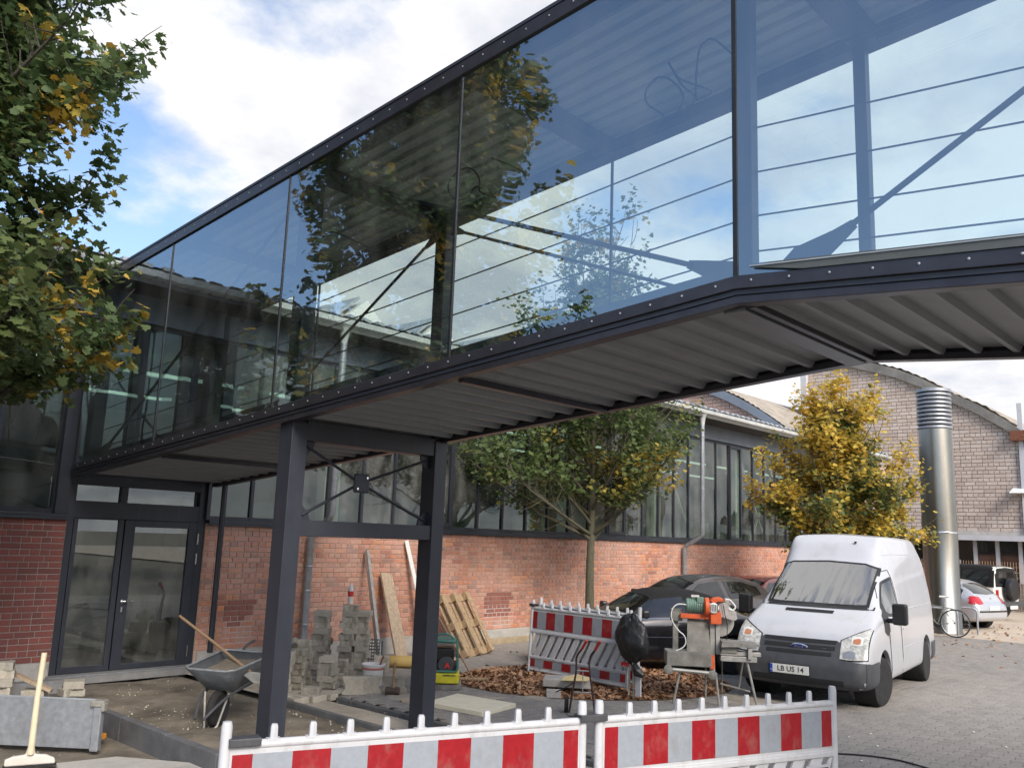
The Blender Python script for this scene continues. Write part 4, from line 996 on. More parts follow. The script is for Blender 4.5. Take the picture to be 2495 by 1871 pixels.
# large maple at the left edge
random.seed(11)
c0 = Vector((1.55, 9.0, 0)); limbs = []
for k in range(64):
    z = 3.35 + 7.45*(k/63.0)**1.08; az = k*2.399 + random.uniform(-.4, .4); tt = min((z-.5)/11.5, .97)
    L_ = 2.35*(1 - 0.25*max(0, (z-6.5)/5)) * random.uniform(0.80, 1.12)
    limbs.append((tt, az, R(random.uniform(6, 34) if z < 5.2 else random.uniform(22, 55)), L_, random.uniform(0.1, 0.9)))
def tone1(P):
    n_ = clump(P, 1.7, 3.0); r_ = np.hypot(P[:, 0]-c0.x, P[:, 1]-c0.y)/2.1
    k = n_*1.1 + 0.35*(r_-0.62) + RNG.normal(0, .20, len(P)) + 0.10*np.clip((P[:, 2]-4.4)/2, -1.5, .6)
    return np.clip((k-0.36)*4, 0, 1)
make_tree('maple_tree', 'large maple at the left edge with green and yellow leaves reaching over the bridge end', (1.55, 9.0, 0),
          [(1.55, 9.0, -0.1), (1.52, 9.02, 2.5), (1.6, 8.95, 5.5), (1.55, 9.0, 8.5), (1.58, 9.0, 11.5)], 0.13, limbs, 8.5, 72, tone1, BARKD, singles=300, szscale=0.098, twigL=0.5, rmax=2.3,
          dens=lambda P: (clump(P, 1.6, 7.0) > -0.34) & (P[:, 0] < 4.60) & (np.hypot(P[:, 0]-1.55, P[:, 1]-9.0) < np.where(P[:, 2] < 6.3, 2.55, 2.05) + 0.32*clump(P, .9, 21.0)) & (P[:, 2] > 3.2 + .3*clump(P, .7, 31.0)))

# green maple in front of the hall
random.seed(23)
c1 = Vector((14.15, 10.85, 0)); limbs = []
for k in range(30):
    az = k*2.399; f = k/29.0
    el = R(26 + 50*f + random.uniform(-8, 8)); L_ = (3.2 - 0.6*f)*random.uniform(.8, 1.1)
    if math.cos(az) > 0.3: L_ *= 0.88
    limbs.append((0.39 + 0.47*f, az, el, L_, random.uniform(.1, .6)))
limbs += [(0.40, R(172), R(24), 3.9, -0.1), (0.42, R(185), R(20), 3.6, 0.0), (0.42, R(8), R(36), 3.2, 0.1), (0.42, R(-20), R(34), 2.8, .2),
          (0.85, R(100), R(80), 2.8, .2), (0.85, R(10), R(78), 2.5, .2), (0.85, R(200), R(74), 2.6, .3), (.85, R(300), R(82), 3.0, .1)]
def tone2(P):
    k = clump(P, .8, 9.0)*1.0 + 0.16*(P[:, 0]-c1.x)/2.5 + RNG.normal(0, .16, len(P))
    return np.clip((k-0.36)*3, 0, .9)
make_tree('maple_tree', 'green maple with a slim mossy trunk standing before the hall wall', (14.15, 10.85, 0),
          [(14.2, 10.85, -0.1), (14.13, 10.85, 1.4), (14.16, 10.85, 2.7), (14.15, 10.85, 4.6), (14.1, 10.85, 7.2)], 0.105, limbs, 6.0, 52, tone2, BARK, lm=LEAFL, szscale=0.098, twigL=0.62, spread=.15,
          dens=lambda P: (clump(P, 1.3, 2.0) > -0.12) & (P[:, 2] > 2.95 + .35*clump(P, .8, 4.0)))

# yellow maple behind the van
random.seed(31)
c2 = Vector((21.4, 8.75, 0)); limbs = []
for k in range(34):
    az = k*2.399; f = k/33.0
    el = R(8 + 64*f + random.uniform(-6, 6)); L_ = (2.75 - 1.35*f)*random.uniform(.85, 1.12)
    limbs.append((0.40 + 0.50*f, az, el, L_, random.uniform(.2, .7)))
limbs += [(.88, R(90), R(84), 1.7, 0), (.88, R(-60), R(66), 1.5, 0.2), (.85, R(120), R(60), 1.6, .3)]
def tone3(P):
    k = clump(P, .9, 5.0)*1.0 + 0.17*(P[:, 2]-4.2) + RNG.normal(0, .22, len(P)) + .10*(np.hypot(P[:, 0]-c2.x, P[:, 1]-c2.y)-1.2)
    return np.clip((k+0.50)*2.0, 0, 1)
make_tree('maple_tree', 'small maple turning golden yellow behind the white van', (21.4, 8.75, 0),
          [(21.4, 8.75, -0.1), (21.38, 8.75, 1.6), (21.42, 8.76, 3.0), (21.4, 8.75, 4.9)], 0.11, limbs, 7.0, 58, tone3, BARK, lm=LEAFL, rmax=2.15, szscale=0.11, twigL=0.5, spread=.13,
          dens=lambda P: (clump(P, 1.5, 8.0) > -0.12) & (np.hypot(P[:, 0]-c2.x, P[:, 1]-c2.y) < 2.3))
# tree pit with fallen leaves
def leafpile(name, label, fn, n, size, kind='stuff', seed=1, h=0.1):
    rg = np.random.default_rng(seed); P = []
    while len(P) < n:
        x, y_, z_ = fn(rg)
        if x is None: continue
        P.append((x, y_, z_))
    P = np.array(P); nr = rg.normal(size=(n, 3))*0.55; nr[:, 2] = 1; nr /= np.linalg.norm(nr, axis=1)[:, None]
    a = np.cross(nr, rg.normal(size=(n, 3))); a /= np.linalg.norm(a, axis=1)[:, None]; b = np.cross(nr, a); s = size*rg.uniform(.6, 1.25, n)
    cu = rg.uniform(-.9, .9, n)
    V = P[:, None, :] + s[:, None, None]*(LS[None, :, 0, None]*a[:, None, :] + LS[None, :, 1, None]*b[:, None, :] + (cu[:, None]*(LS[None, :, 0]**2))[:, :, None]*nr[:, None, :]*1.6)
    me = big_mesh(name, V.reshape(-1, 3), 12, LEAFBR, {'rnd': rg.uniform(0, 1, n)})
    o = bpy.data.objects.new(name, me); COL.objects.link(o); tag(o, label, 'leaves', kind=kind); return o
def pit(rg):
    t = rg.uniform(0, 2*math.pi); r_ = math.sqrt(rg.uniform(0, 1)); u, v = r_*math.cos(t), r_*math.sin(t)
    x = 11.3 + 1.95*u - 0.2*v; y_ = 8.55 + 1.75*v - 0.35*u
    k = max(0, 1 - r_**1.6); return x, y_, 0.015 + rg.uniform(0, 1)*0.13*k
leafpile('fallen_leaves', 'heap of dry brown leaves under and in front of the leaning barrier', pit, 9500, 0.078, seed=3)
def scat(rg):
    x = rg.uniform(18.5, 31); y_ = rg.uniform(1.5, 8.0)
    w = 0.015 + 1.0*max(0, (x-19)/11)*(0.35 + (noise.noise(Vector((x*.7, y_*1.6, 2))) > .08))
    return (x, y_, 0.012) if rg.uniform() < w else (None, 0, 0)
leafpile('scattered_leaves', 'dry leaves scattered over the yard beyond the van', scat, 330, 0.085, seed=5)
def scat2(rg):
    return rg.uniform(8.0, 13.0), rg.uniform(9.2, 12.4), 0.012
leafpile('scattered_leaves', 'few loose dry leaves on the paving along the wall', scat2, 70, 0.08, seed=8)
m_ = MB(); 
vs = []; fs = []; nr_, na = 8, 26
for i in range(nr_+1):
    for k in range(na):
        r_ = i/nr_; t_ = 2*math.pi*k/na; u, v = r_*math.cos(t_), r_*math.sin(t_)
        vs.append((11.3+2.0*u-.2*v, 8.55+1.8*v-.35*u, 0.004 + 0.10*max(0, 1-r_**1.5)))
for i in range(nr_):
    for k in range(na): fs.append((i*na+k, i*na+(k+1) % na, (i+1)*na+(k+1) % na, (i+1)*na+k))
m_.add(vs, fs, 0); structure('tree_pit', m_, mat('leaf litter soil', (0.11, 0.065, 0.04), 0.95, 0, 0.3, 9, 0.8, 30), smooth=True)
# ------------------------------------------------------------------ vehicles
def half(w, zb, belt, wt, zt, lo=0.62, crown=0.015):
    h = min(0.14, (zt-belt)*0.5)
    return [(0, zb), (w*.75, zb), (w*.965, zb+.03), (w, zb+.13), (w*1.0, lo), (w*.992, (lo+belt)/2 if belt > lo+.1 else lo+.03), (w*.975, max(belt, lo+.06)), (wt, zt-h), (wt*.90, zt-.022), (wt*.5, zt), (0, zt+crown)]
def shell(stations, arches, sub=2, crease=None, screase=None):
    """stations: (x, half profile) front->rear. arches: (x, z, r, ymin). Local frame: +x to the rear, z up."""
    vs = []; fs = []; m = len(stations[0][1]); ring = 2*m - 2
    for x, pr in stations:
        for (y_, z) in pr: vs.append((x, y_, z))
        for (y_, z) in pr[-2:0:-1]: vs.append((x, -y_, z))
    n = len(stations)
    for i in range(n-1):
        for k in range(ring):
            a, b = i*ring+k, i*ring+(k+1) % ring; fs.append((a, b, b+ring, a+ring))
    # caps as quad strips
    for base, flip in ((0, False), ((n-1)*ring, True)):
        for k in range(m-1):
            a, b = base+k, base+k+1; c, d = base+(ring-k-1 if k+1 < m-1 else ring-k-1), base+(ring-k) % ring
            if k == 0: f = (base, base+1, base+ring-1)
            elif k == m-2: f = (base+k, base+k+1, base+ring-k)
            else: f = (base+k, base+k+1, base+ring-k-1, base+ring-k)
            fs.append(f if flip else tuple(reversed(f)))
    mb = MB(); mb.add(vs, fs, 0); me = mb.mesh('tmp')
    if crease:
        at = me.attributes.new('crease_edge', 'FLOAT', 'EDGE'); vals = [0.0]*len(me.edges)
        for e in me.edges:
            a, b_ = e.vertices; i1, k1 = divmod(a, ring); i2, k2 = divmod(b_, ring)
            if i1 != i2 and k1 == k2:
                k_ = min(k1, ring-k1)
                if k_ in crease and min(i1, i2) >= crease[k_][1]: vals[e.index] = crease[k_][0]
            if screase and i1 == i2 and i1 in screase and min(min(k1, ring-k1), min(k2, ring-k2)) >= 6: vals[e.index] = screase[i1]
        at.data.foreach_set('value', vals)
    o = bpy.data.objects.new('tmp', me); COL.objects.link(o)
    s = o.modifiers.new('s', 'SUBSURF'); s.levels = sub; s.render_levels = sub
    cut = []
    for (x, z, r_, y0, y1) in arches:
        cm = MB(); cm.lathe([(r_, y0), (r_, y1)], 36, (x, 0, z), 'y'); cme = cm.mesh('cut'); co = bpy.data.objects.new('cut', cme); COL.objects.link(co); cut.append(co)
        b = o.modifiers.new('b', 'BOOLEAN'); b.operation = 'DIFFERENCE'; b.object = co; b.solver = 'EXACT'
    me2 = evaluated(o, 'body')
    for co in cut: bpy.data.objects.remove(co)
    bpy.data.objects.remove(o)
    me2.polygons.foreach_set('use_smooth', [True]*len(me2.polygons))
    try: me2.set_sharp_from_angle(angle=R(40))
    except Exception: pass
    bm = bmesh.new(); bm.from_mesh(me2); bvh = BVHTree.FromBMesh(bm); bm.free()
    return me2, bvh
def patch(bvh, cols, axis, off=0.004, nv=14, sub=9, sgn=1):
    """cols: (u, lo, hi). axis 'x': project along +x, u=y,v=z ; 'y': from side, u=x,v=z (sgn side); 'z': from above, u=y, v=x ; 'r': from the rear"""
    C_ = []
    for i in range(len(cols)-1):
        for k in range(sub):
            t = k/sub; C_.append(tuple(cols[i][j]*(1-t)+cols[i+1][j]*t for j in range(3)))
    C_.append(cols[-1]); vs = []
    for (u, lo, hi) in C_:
        for k in range(nv+1):
            v = lo+(hi-lo)*k/nv
            if axis == 'x': o_, d = Vector((-5, u, v)), Vector((1, 0, 0))
            elif axis == 'r': o_, d = Vector((12, u, v)), Vector((-1, 0, 0))
            elif axis == 'y': o_, d = Vector((u, 5*sgn, v)), Vector((0, -sgn, 0))
            else: o_, d = Vector((v, u, 6)), Vector((0, 0, -1))
            h, nrm, _, _ = bvh.ray_cast(o_, d)
            if h is None or abs(nrm.dot(d)) < 0.2:
                vs.append(None)
            else:
                if nrm.dot(d) > 0: nrm = -nrm
                vs.append(h + nrm*off)
    mb = MB(); fs = []; W_ = nv+1
    for i in range(len(C_)-1):
        for k in range(nv):
            q_ = (i*W_+k, i*W_+k+1, (i+1)*W_+k+1, (i+1)*W_+k)
            if all(vs[j] is not None for j in q_):
                p4 = [vs[j] for j in q_]
                if max((p4[a]-p4[b]).length for a, b in ((0,1),(1,2),(2,3),(3,0))) < 0.9: fs.append(q_)
    # keep the largest connected piece
    par = list(range(len(vs)))
    def find(a):
        while par[a] != a: par[a] = par[par[a]]; a = par[a]
        return a
    for q_ in fs:
        for j in q_[1:]: par[find(j)] = find(q_[0])
    cnt = {}
    for q_ in fs: cnt[find(q_[0])] = cnt.get(find(q_[0]), 0) + 1
    if cnt: best = max(cnt, key=cnt.get); fs = [q_ for q_ in fs if find(q_[0]) == best]
    used = sorted({j for q_ in fs for j in q_}); mp_ = {j: i for i, j in enumerate(used)}
    mb.add([vs[j] for j in used], [tuple(mp_[j] for j in q_) for q_ in fs], 0); return mb
def line(bvh, pts, axis, w=0.008, off=0.002, sgn=1):
    mb = MB(); P = []
    for i in range(len(pts)-1):
        for k in range(6):
            t = k/6; P.append([pts[i][j]*(1-t)+pts[i+1][j]*t for j in range(2)])
    P.append(pts[-1]); Q = []
    for u, v in P:
        if axis == 'x': o_, d = Vector((-5, u, v)), Vector((1, 0, 0))
        elif axis == 'r': o_, d = Vector((12, u, v)), Vector((-1, 0, 0))
        elif axis == 'y': o_, d = Vector((u, 5*sgn, v)), Vector((0, -sgn, 0))
        else: o_, d = Vector((v, u, 6)), Vector((0, 0, -1))
        h, nrm, _, _ = bvh.ray_cast(o_, d)
        if h: Q.append(h)
    if len(Q) > 1: mb.tube(Q, w/2, 5)
    return mb
def wheel(parent, x, y, r, w, rim, side, steer=0.0, hub='disc', rimr=0.62):
    M = xf((x, y, r), steer)
    t = MB(); t.lathe([(r*rimr, -w/2+.01), (r*.86, -w/2), (r*.96, -w/2+.012), (r, -w/2+.04), (r, w/2-.04), (r*.96, w/2-.012), (r*.86, w/2), (r*rimr, w/2-.01)], 36, ax='y', M=M)
    o = part(parent, 'wheel', t, TYRE, True)
    g = MB(); s = side
    prof = [(0, .25), (r*.12, .28), (r*.16, .12), (r*.5, .05), (r*rimr*.93, .30), (r*rimr, .42)]
    g.lathe([(a, s*b*w) for a, b in prof], 28, ax='y', M=M); part(o, 'rim', g, rim, True)
    if hub == 'holes':
        hb = MB()
        for k in range(8):
            a = k*math.pi/4; hb.lathe([(0, s*.20*w), (r*.055, s*.20*w), (r*.055, s*.16*w)], 8, (r*.42*math.cos(a), 0, r*.42*math.sin(a)), 'y', M=M)
        part(o, 'vent_hole', hb, BLACK)
    if hub == 'spokes':
        hb = MB()
        for k in range(7):
            a = k*2*math.pi/7; hb.bar(M @ Vector((r*.12*math.cos(a), s*.27*w, r*.12*math.sin(a))), M @ Vector((r*rimr*.93*math.cos(a+.05), s*.33*w, r*rimr*.93*math.sin(a+.05))), .05, .02, up=(0, 1, 0))
        part(o, 'spoke', hb, rim)
    return o
def liner(parent, arches, wy=.78):
    for (x, z, r_, y0, y1) in arches:
        sg = 1 if y0 + y1 > 0 else -1; ia = min(abs(y0), abs(y1)); m_ = MB(); m_.lathe([(0, sg*(ia+.005)), (r_-.004, sg*(ia+.005)), (r_-.004, sg*wy)], 30, (x, 0, z), 'y')
        m_.f = m_.f[:-1]; m_.r = m_.r[:-1]
        part(parent, 'arch_liner', m_, BLACK, True)
SIG = lambda t: t*t*(3-2*t)

# ---- white high-roof van
van = thing('delivery_van', 'white high-roof panel van parked facing the building site, wheels turned', 'van', (12.02, 5.58, 0), R(8))
Wv = 0.965
st = [(0.0, half(.76, .36, .50, .66, .56, .47)),
      (0.03, half(.84, .30, .56, .74, .64, .50)),
      (0.12, half(.92, .27, .74, .84, .80, .60)),
      (0.24, half(.95, .26, .90, .87, .97, .62)),
      (0.42, half(.962, .26, 1.01, .88, 1.08, .62)),
      (0.70, half(.965, .26, 1.11, .88, 1.19, .62)),
      (0.98, half(.965, .26, 1.19, .86, 1.31, .62)),
      (1.06, half(.965, .26, 1.20, .85, 1.38, .62)),
      (1.40, half(.965, .26, 1.22, .83, 1.66, .62)),
      (1.74, half(.965, .26, 1.23, .79, 1.93, .62)),
      (1.84, half(.965, .26, 1.24, .785, 2.02, .62)),
      (2.02, half(.965, .26, 1.24, .75, 2.25, .62)),
      (2.20, half(.965, .26, 1.24, .73, 2.37, .62)),
      (2.45, half(.965, .26, 1.24, .72, 2.40, .62)),
      (3.60, half(.965, .26, 1.24, .72, 2.40, .62)),
      (4.80, half(.960, .26, 1.24, .71, 2.39, .62)),
      (4.98, half(.950, .27, 1.24, .70, 2.37, .62)),
      (5.02, half(.93, .30, 1.24, .68, 2.33, .62))]
# upright sides: pull the shoulder out on the cargo part
def cargo(pr, k):
    pr = list(pr); w = pr[4][0]
    pr[7] = (pr[7][0]*(1-k) + .80*k, pr[7][1] - .28*k); return pr
st = [(x, cargo(p, 1 if x > 1.8 else max(0, (x-1.3)/.5))) for x, p in st]
AX1, AX2 = 0.93, 4.14
AR = [(AX1, .37, .40, .60, 1.2), (AX1, .37, .40, -1.2, -.60), (AX2, .37, .40, .60, 1.2), (AX2, .37, .40, -1.2, -.60)]
me, bv = shell(st, AR, 3, {7: (.35, 10), 8: (.45, 11), 6: (.3, 8)}, {6: .5, 9: .25, 12: .45, 16: .6})
me.materials.append(VANW); part(van, 'body', me, VANW); liner(van, AR, .90)
for x, y_, s_, stt in ((AX1, -.83, -1, R(-12)), (AX1, .83, 1, R(-12)), (AX2, -.85, -1, 0), (AX2, .85, 1, 0)): wheel(van, x, y_, .335, .215, GALV, s_, stt, 'holes')
ws = [(-.70, 1.36, 1.865), (-.55, 1.35, 1.92), (0, 1.35, 1.945), (.55, 1.35, 1.92), (.70, 1.36, 1.865)]
part(van, 'windscreen_seal_cab_dark', patch(bv, [(-.745, 1.325, 1.885), (-.55, 1.315, 1.95), (0, 1.31, 1.975), (.55, 1.315, 1.95), (.745, 1.325, 1.885)], 'x', .003), BLKPL, True)
part(van, 'windscreen', patch(bv, ws, 'x', .007), VANGL, True)
# the seal's black sheet fills the screen and stands in for the dark cab
for s_ in (-1, 1):
    part(van, 'side_window_seal', patch(bv, [(1.20, 1.23, 1.33), (1.42, 1.20, 1.50), (1.68, 1.19, 1.68), (2.06, 1.21, 1.76), (2.10, 1.23, 1.74)], 'y', .004, sgn=s_), BLKPL, True)
    part(van, 'side_window', patch(bv, [(1.34, 1.27, 1.39), (1.48, 1.24, 1.50), (1.70, 1.23, 1.645), (2.04, 1.24, 1.71)], 'y', .008, sgn=s_), DARKGL, True)
    part(van, 'mirror_plate', patch(bv, [(1.06, 1.0, 1.22), (1.22, .94, 1.30), (1.38, 1.0, 1.22)], 'y', .006, sgn=s_), BLKPL, True)
    part(van, 'door_seam', line(bv, [(1.14, 1.2), (1.32, .95), (1.36, .36)], 'y', .015, sgn=s_), BLKPL)
    part(van, 'door_seam', line(bv, [(1.30, 1.46), (1.66, 1.82), (2.06, 1.86), (2.14, 1.7), (2.15, .36)], 'y', .015, sgn=s_), BLKPL)
    part(van, 'side_rail', line(bv, [(2.2, 1.26), (4.9, 1.26)], 'y', .02, sgn=s_), VANW)
    part(van, 'roof_seam', line(bv, [(1.98, 2.08), (2.6, 2.10), (4.9, 2.10)], 'y', .012, sgn=s_), GREYPOST)
    part(van, 'panel_crease', line(bv, [(2.2, .70), (3.6, .70)], 'y', .012, sgn=s_), VANW)
    part(van, 'door_handle', MB().cbox((2.04, s_*.978, 1.07), (.16, .02, .035)), BLKPL, bev=.008)
    part(van, 'fuel_flap' if s_ > 0 else 'lock', MB().lathe([(0, s_*.002), (.014, s_*.002), (.014, 0)], 10, (2.24, s_*.968, .98), 'y'), BLKPL)
    part(van, 'headlight_rim', patch(bv, [(s_*.545, .66, .915), (s_*.64, .655, .965), (s_*.78, .66, 1.035), (s_*.915, .675, 1.09)], 'x', .004, sub=4), BLKPL, True)
    hl = part(van, 'headlight', patch(bv, [(s_*.562, .68, .905), (s_*.65, .672, .952), (s_*.78, .675, 1.015), (s_*.90, .69, 1.07)], 'x', .012, sub=4), LENS, True)
    b = patch(bv, [(s_*.69, .86, .95), (s_*.78, .85, .97), (s_*.84, .86, .95)], 'x', .018); part(hl, 'indicator', b, WHITEP, True)
    b = patch(bv, [(s_*.715, .875, .925), (s_*.78, .87, .94), (s_*.81, .88, .93)], 'x', .024); part(hl, 'bulb', b, LENSO, True)
    b = patch(bv, [(s_*.60, .69, .76), (s_*.70, .69, .79), (s_*.76, .70, .77)], 'x', .018); part(hl, 'reflector', b, GALV, True)
    part(van, 'bumper_corner', patch(bv, [(.10, .30, .63), (.3, .29, .64), (.50, .30, .645), (.545, .34, .645)], 'y', .012, sgn=s_), DPLAST, True)
    part(van, 'sill_moulding', patch(bv, [(1.36, .29, .50), (2.5, .29, .50), (3.72, .29, .50)], 'y', .008, nv=3, sgn=s_), VANW if 0 else DPLAST, True) if 0 else None
    part(van, 'rear_bumper_corner', patch(bv, [(4.58, .32, .62), (4.8, .30, .62), (4.99, .32, .62)], 'y', .012, sgn=s_), DPLAST, True)
    mr_ = MB(); mr_.cbox((1.16, s_*1.14, 1.26), (.14, .20, .30)); mr_.cbox((1.20, s_*1.02, 1.16), (.07, .16, .07)); part(van, 'wing_mirror', mr_, BLKPL, bev=.03)
part(van, 'bumper', patch(bv, [(-.93, .30, .64), (-.6, .285, .66), (0, .28, .66), (.6, .285, .66), (.93, .30, .64)], 'x', .014, nv=10, sub=5), DPLAST, True)
part(van, 'grille_surround', patch(bv, [(-.58, .655, .86), (-.50, .655, .90), (0, .655, .90), (.50, .655, .90), (.58, .655, .86)], 'x', .010, nv=8, sub=5), DPLAST, True)
for z0, z1, w_ in ((.845, .892, .50), (.765, .82, .49), (.69, .74, .45)):
    part(van, 'grille_slot', patch(bv, [(-w_, z0+.005, z1), (0, z0, z1), (w_, z0+.005, z1)], 'x', .016, nv=2, sub=6), BLACK, True)
part(van, 'lower_intake', patch(bv, [(-.62, .335, .40), (0, .325, .405), (.62, .335, .40)], 'x', .018, nv=2, sub=6), BLACK, True)
part(van, 'bonnet_vent', patch(bv, [(-.30, 1.225, 1.262), (0, 1.225, 1.265), (.40, 1.225, 1.262)], 'x', .005, nv=2, sub=5), BLACK, True)
part(van, 'bonnet_seam', line(bv, [(-.62, .93), (-.70, 1.02), (-.74, 1.20), (-.76, 1.30)], 'x', .009), GREYPOST)
part(van, 'bonnet_seam', line(bv, [(.62, .93), (.70, 1.02), (.74, 1.20), (.76, 1.30)], 'x', .009), GREYPOST)
for a, c in ((-.62, -.12), (.05, .55)):
    part(van, 'wiper', line(bv, [(c, 1.325), (c*.5+a*.5, 1.345), (a, 1.362)], 'x', .016, off=.02), BLACK)
    part(van, 'wiper', line(bv, [(c+.1, 1.318), (a+.18, 1.338)], 'x', .02, off=.02), BLACK)
part(van, 'cowl', patch(bv, [(-.82, 1.29, 1.335), (0, 1.288, 1.335), (.82, 1.29, 1.335)], 'x', .006, nv=2, sub=6), BLKPL, True)
bx = bv.ray_cast(Vector((-5, 0, .79)), Vector((1, 0, 0)))[0].x
bd = MB(); n_ = 28
bd.lathe([(0, -.016), (.118, -.014), (.132, -.008), (.135, 0)], n_, ax='x', M=Matrix.Translation((bx-.012, 0, .790)) @ Matrix.Rotation(R(-28), 4, 'Y') @ Matrix.Diagonal((1, .95, .40, 1)))
bo = part(van, 'badge', bd, CHROME, True)
bd = MB(); bd.lathe([(0, -.019), (.112, -.018), (.118, -.014)], n_, ax='x', M=Matrix.Translation((bx-.013, 0, .790)) @ Matrix.Rotation(R(-28), 4, 'Y') @ Matrix.Diagonal((1, .95, .40, 1))); part(bo, 'badge_face', bd, BADGE, True)
def front_text(txt, size, m, loc, parent, name='lettering', tilt=0, shear=0, bold=0.0, depth=.001):
    me_ = text_mesh(txt, size, m, depth, shear, bold=bold); o = part(parent, name, me_, m)
    # text faces -x : local x -> -y, local y -> +z
    Mx = Matrix(((0, 0, -1), (-1, 0, 0), (0, 1, 0))).to_4x4(); o.matrix_local = Matrix.Translation(loc) @ Matrix.Rotation(R(tilt), 4, 'Y') @ Mx; return o
front_text('Ford', .062, CHROME, (bx-.036, 0, .790), bo, tilt=-28, shear=.35)
px = bv.ray_cast(Vector((-5, .10, .50)), Vector((1, 0, 0)))[0].x - .02
pm = MB(); pm.cbox((px-.006, .10, .485), (.012, .54, .118)); pl = part(van, 'number_plate', pm, PLATEM, bev=.004)
pm = MB(); pm.cbox((px-.0135, .352, .485), (.003, .036, .110)); part(pl, 'euro_band', pm, BLUEP)
front_text('LB US 14', .098, INK, (px-.0135, .085, .485), pl, bold=.001)
front_text('D', .03, WHITEP, (px-.0155, .352, .460), pl)
pm = MB(); pm.cbox((px-.003, .10, .485), (.01, .56, .136)); part(van, 'plate_holder', pm, BLKPL)
part(van, 'model_badge', MB().cbox((bx+.0-.004, -.33, .79), (.01, .085, .02)), CHROME)
part(van, 'roof_marker', MB().cbox((2.02, -.35, 2.27), (.03, .03, .03)), BLACK)
iv = MB(); iv.box((1.10, -.75, .9), (1.35, .75, 1.18)); iv.box((1.75, -.70, .9), (2.0, -.12, 1.55)); iv.box((1.75, .12, .9), (2.0, .70, 1.55)); 
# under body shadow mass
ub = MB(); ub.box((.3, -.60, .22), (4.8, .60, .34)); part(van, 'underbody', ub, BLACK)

# ---- generic cars
def car(name, label, cat, loc, rz, st, AR, paint, wheels, r, glass=DARKGL, hub='spokes', group=None):
    t = thing(name, label, cat, loc, rz, group); me, bv = shell(st, AR); me.materials.append(paint); part(t, 'body', me, paint); liner(t, AR)
    for x, y_ in wheels: wheel(t, x, y_, r, .19, GALV, 1 if y_ > 0 else -1, 0, hub)
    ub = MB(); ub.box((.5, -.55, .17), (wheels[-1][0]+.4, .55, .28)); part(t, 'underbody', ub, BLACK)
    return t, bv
# black hatch with fabric hood (front at x=0)
def ch(w, zb, belt, wt, zt): return half(w, zb, belt, wt, zt, .52)
st = [(0, ch(.62, .32, .50, .5, .58)), (.08, ch(.74, .22, .58, .62, .66)), (.35, ch(.82, .19, .68, .72, .75)), (.95, ch(.85, .18, .80, .74, .87)), (1.22, ch(.86, .18, .86, .72, .94)),
      (1.72, ch(.86, .18, .90, .60, 1.28)), (2.0, ch(.86, .18, .91, .58, 1.36)), (2.6, ch(.86, .18, .92, .57, 1.36)), (3.1, ch(.86, .18, .93, .56, 1.24)), (3.5, ch(.85, .19, .93, .58, 1.03)),
      (3.85, ch(.80, .22, .88, .60, .96)), (3.93, ch(.70, .30, .80, .55, .88))]
AR = [(.78, .30, .35, .5, 1.1), (.78, .30, .35, -1.1, -.5), (3.12, .30, .35, .5, 1.1), (3.12, .30, .35, -1.1, -.5)]
BC = (11.15, 11.05)
bcar, bv = car('black_car', 'black two-door car with a fabric hood parked behind the leaning barrier', 'car', (11.75, 10.0, 0), R(-33), st, AR, CARBLK, [(.78, .75), (.78, -.75), (3.12, .75), (3.12, -.75)], .30)
for s_ in (-1, 1):
    part(bcar, 'side_window', patch(bv, [(1.42, .94, .99), (1.78, .94, 1.20), (2.30, .945, 1.25)], 'y', .006, sgn=s_), CARGL if 0 else DARKGL, True)
    part(bcar, 'quarter_window', patch(bv, [(2.40, .945, 1.24), (2.75, .95, 1.20), (2.95, .96, 1.08)], 'y', .006, sgn=s_), DARKGL, True)
    part(bcar, 'belt_moulding', line(bv, [(1.2, .88), (2.2, .915), (3.5, .925)], 'y', .014, sgn=s_), CHROME)
    part(bcar, 'side_moulding', line(bv, [(1.2, .60), (2.7, .60)], 'y', .022, sgn=s_), CARBLK)
    part(bcar, 'headlight', patch(bv, [(s_*.45, .52, .64), (s_*.62, .52, .65), (s_*.72, .54, .64)], 'x', .006), LENS, True)
    part(bcar, 'tail_light', patch(bv, [(s_*.5, .68, .82), (s_*.72, .68, .82)], 'r', .006), LENSR, True)
    part(bcar, 'wing_mirror', MB().cbox((1.45, s_*.97, .98), (.12, .18, .13)), BLKPL, bev=.03)
    part(bcar, 'door_seam', line(bv, [(1.32, .9), (1.30, .30)], 'y', .01, sgn=s_), BLACK); part(bcar, 'door_seam', line(bv, [(2.38, .92), (2.40, .30)], 'y', .01, sgn=s_), BLACK)
part(bcar, 'fabric_hood', patch(bv, [(-.60, 1.72, 3.45), (-.3, 1.70, 3.5), (0, 1.70, 3.52), (.3, 1.70, 3.5), (.60, 1.72, 3.45)], 'z', .006, nv=14), SOFTTOP, True)
part(bcar, 'windscreen', patch(bv, [(-.50, .99, 1.18), (0, .98, 1.26), (.50, .99, 1.18)], 'x', .006), DARKGL, True)
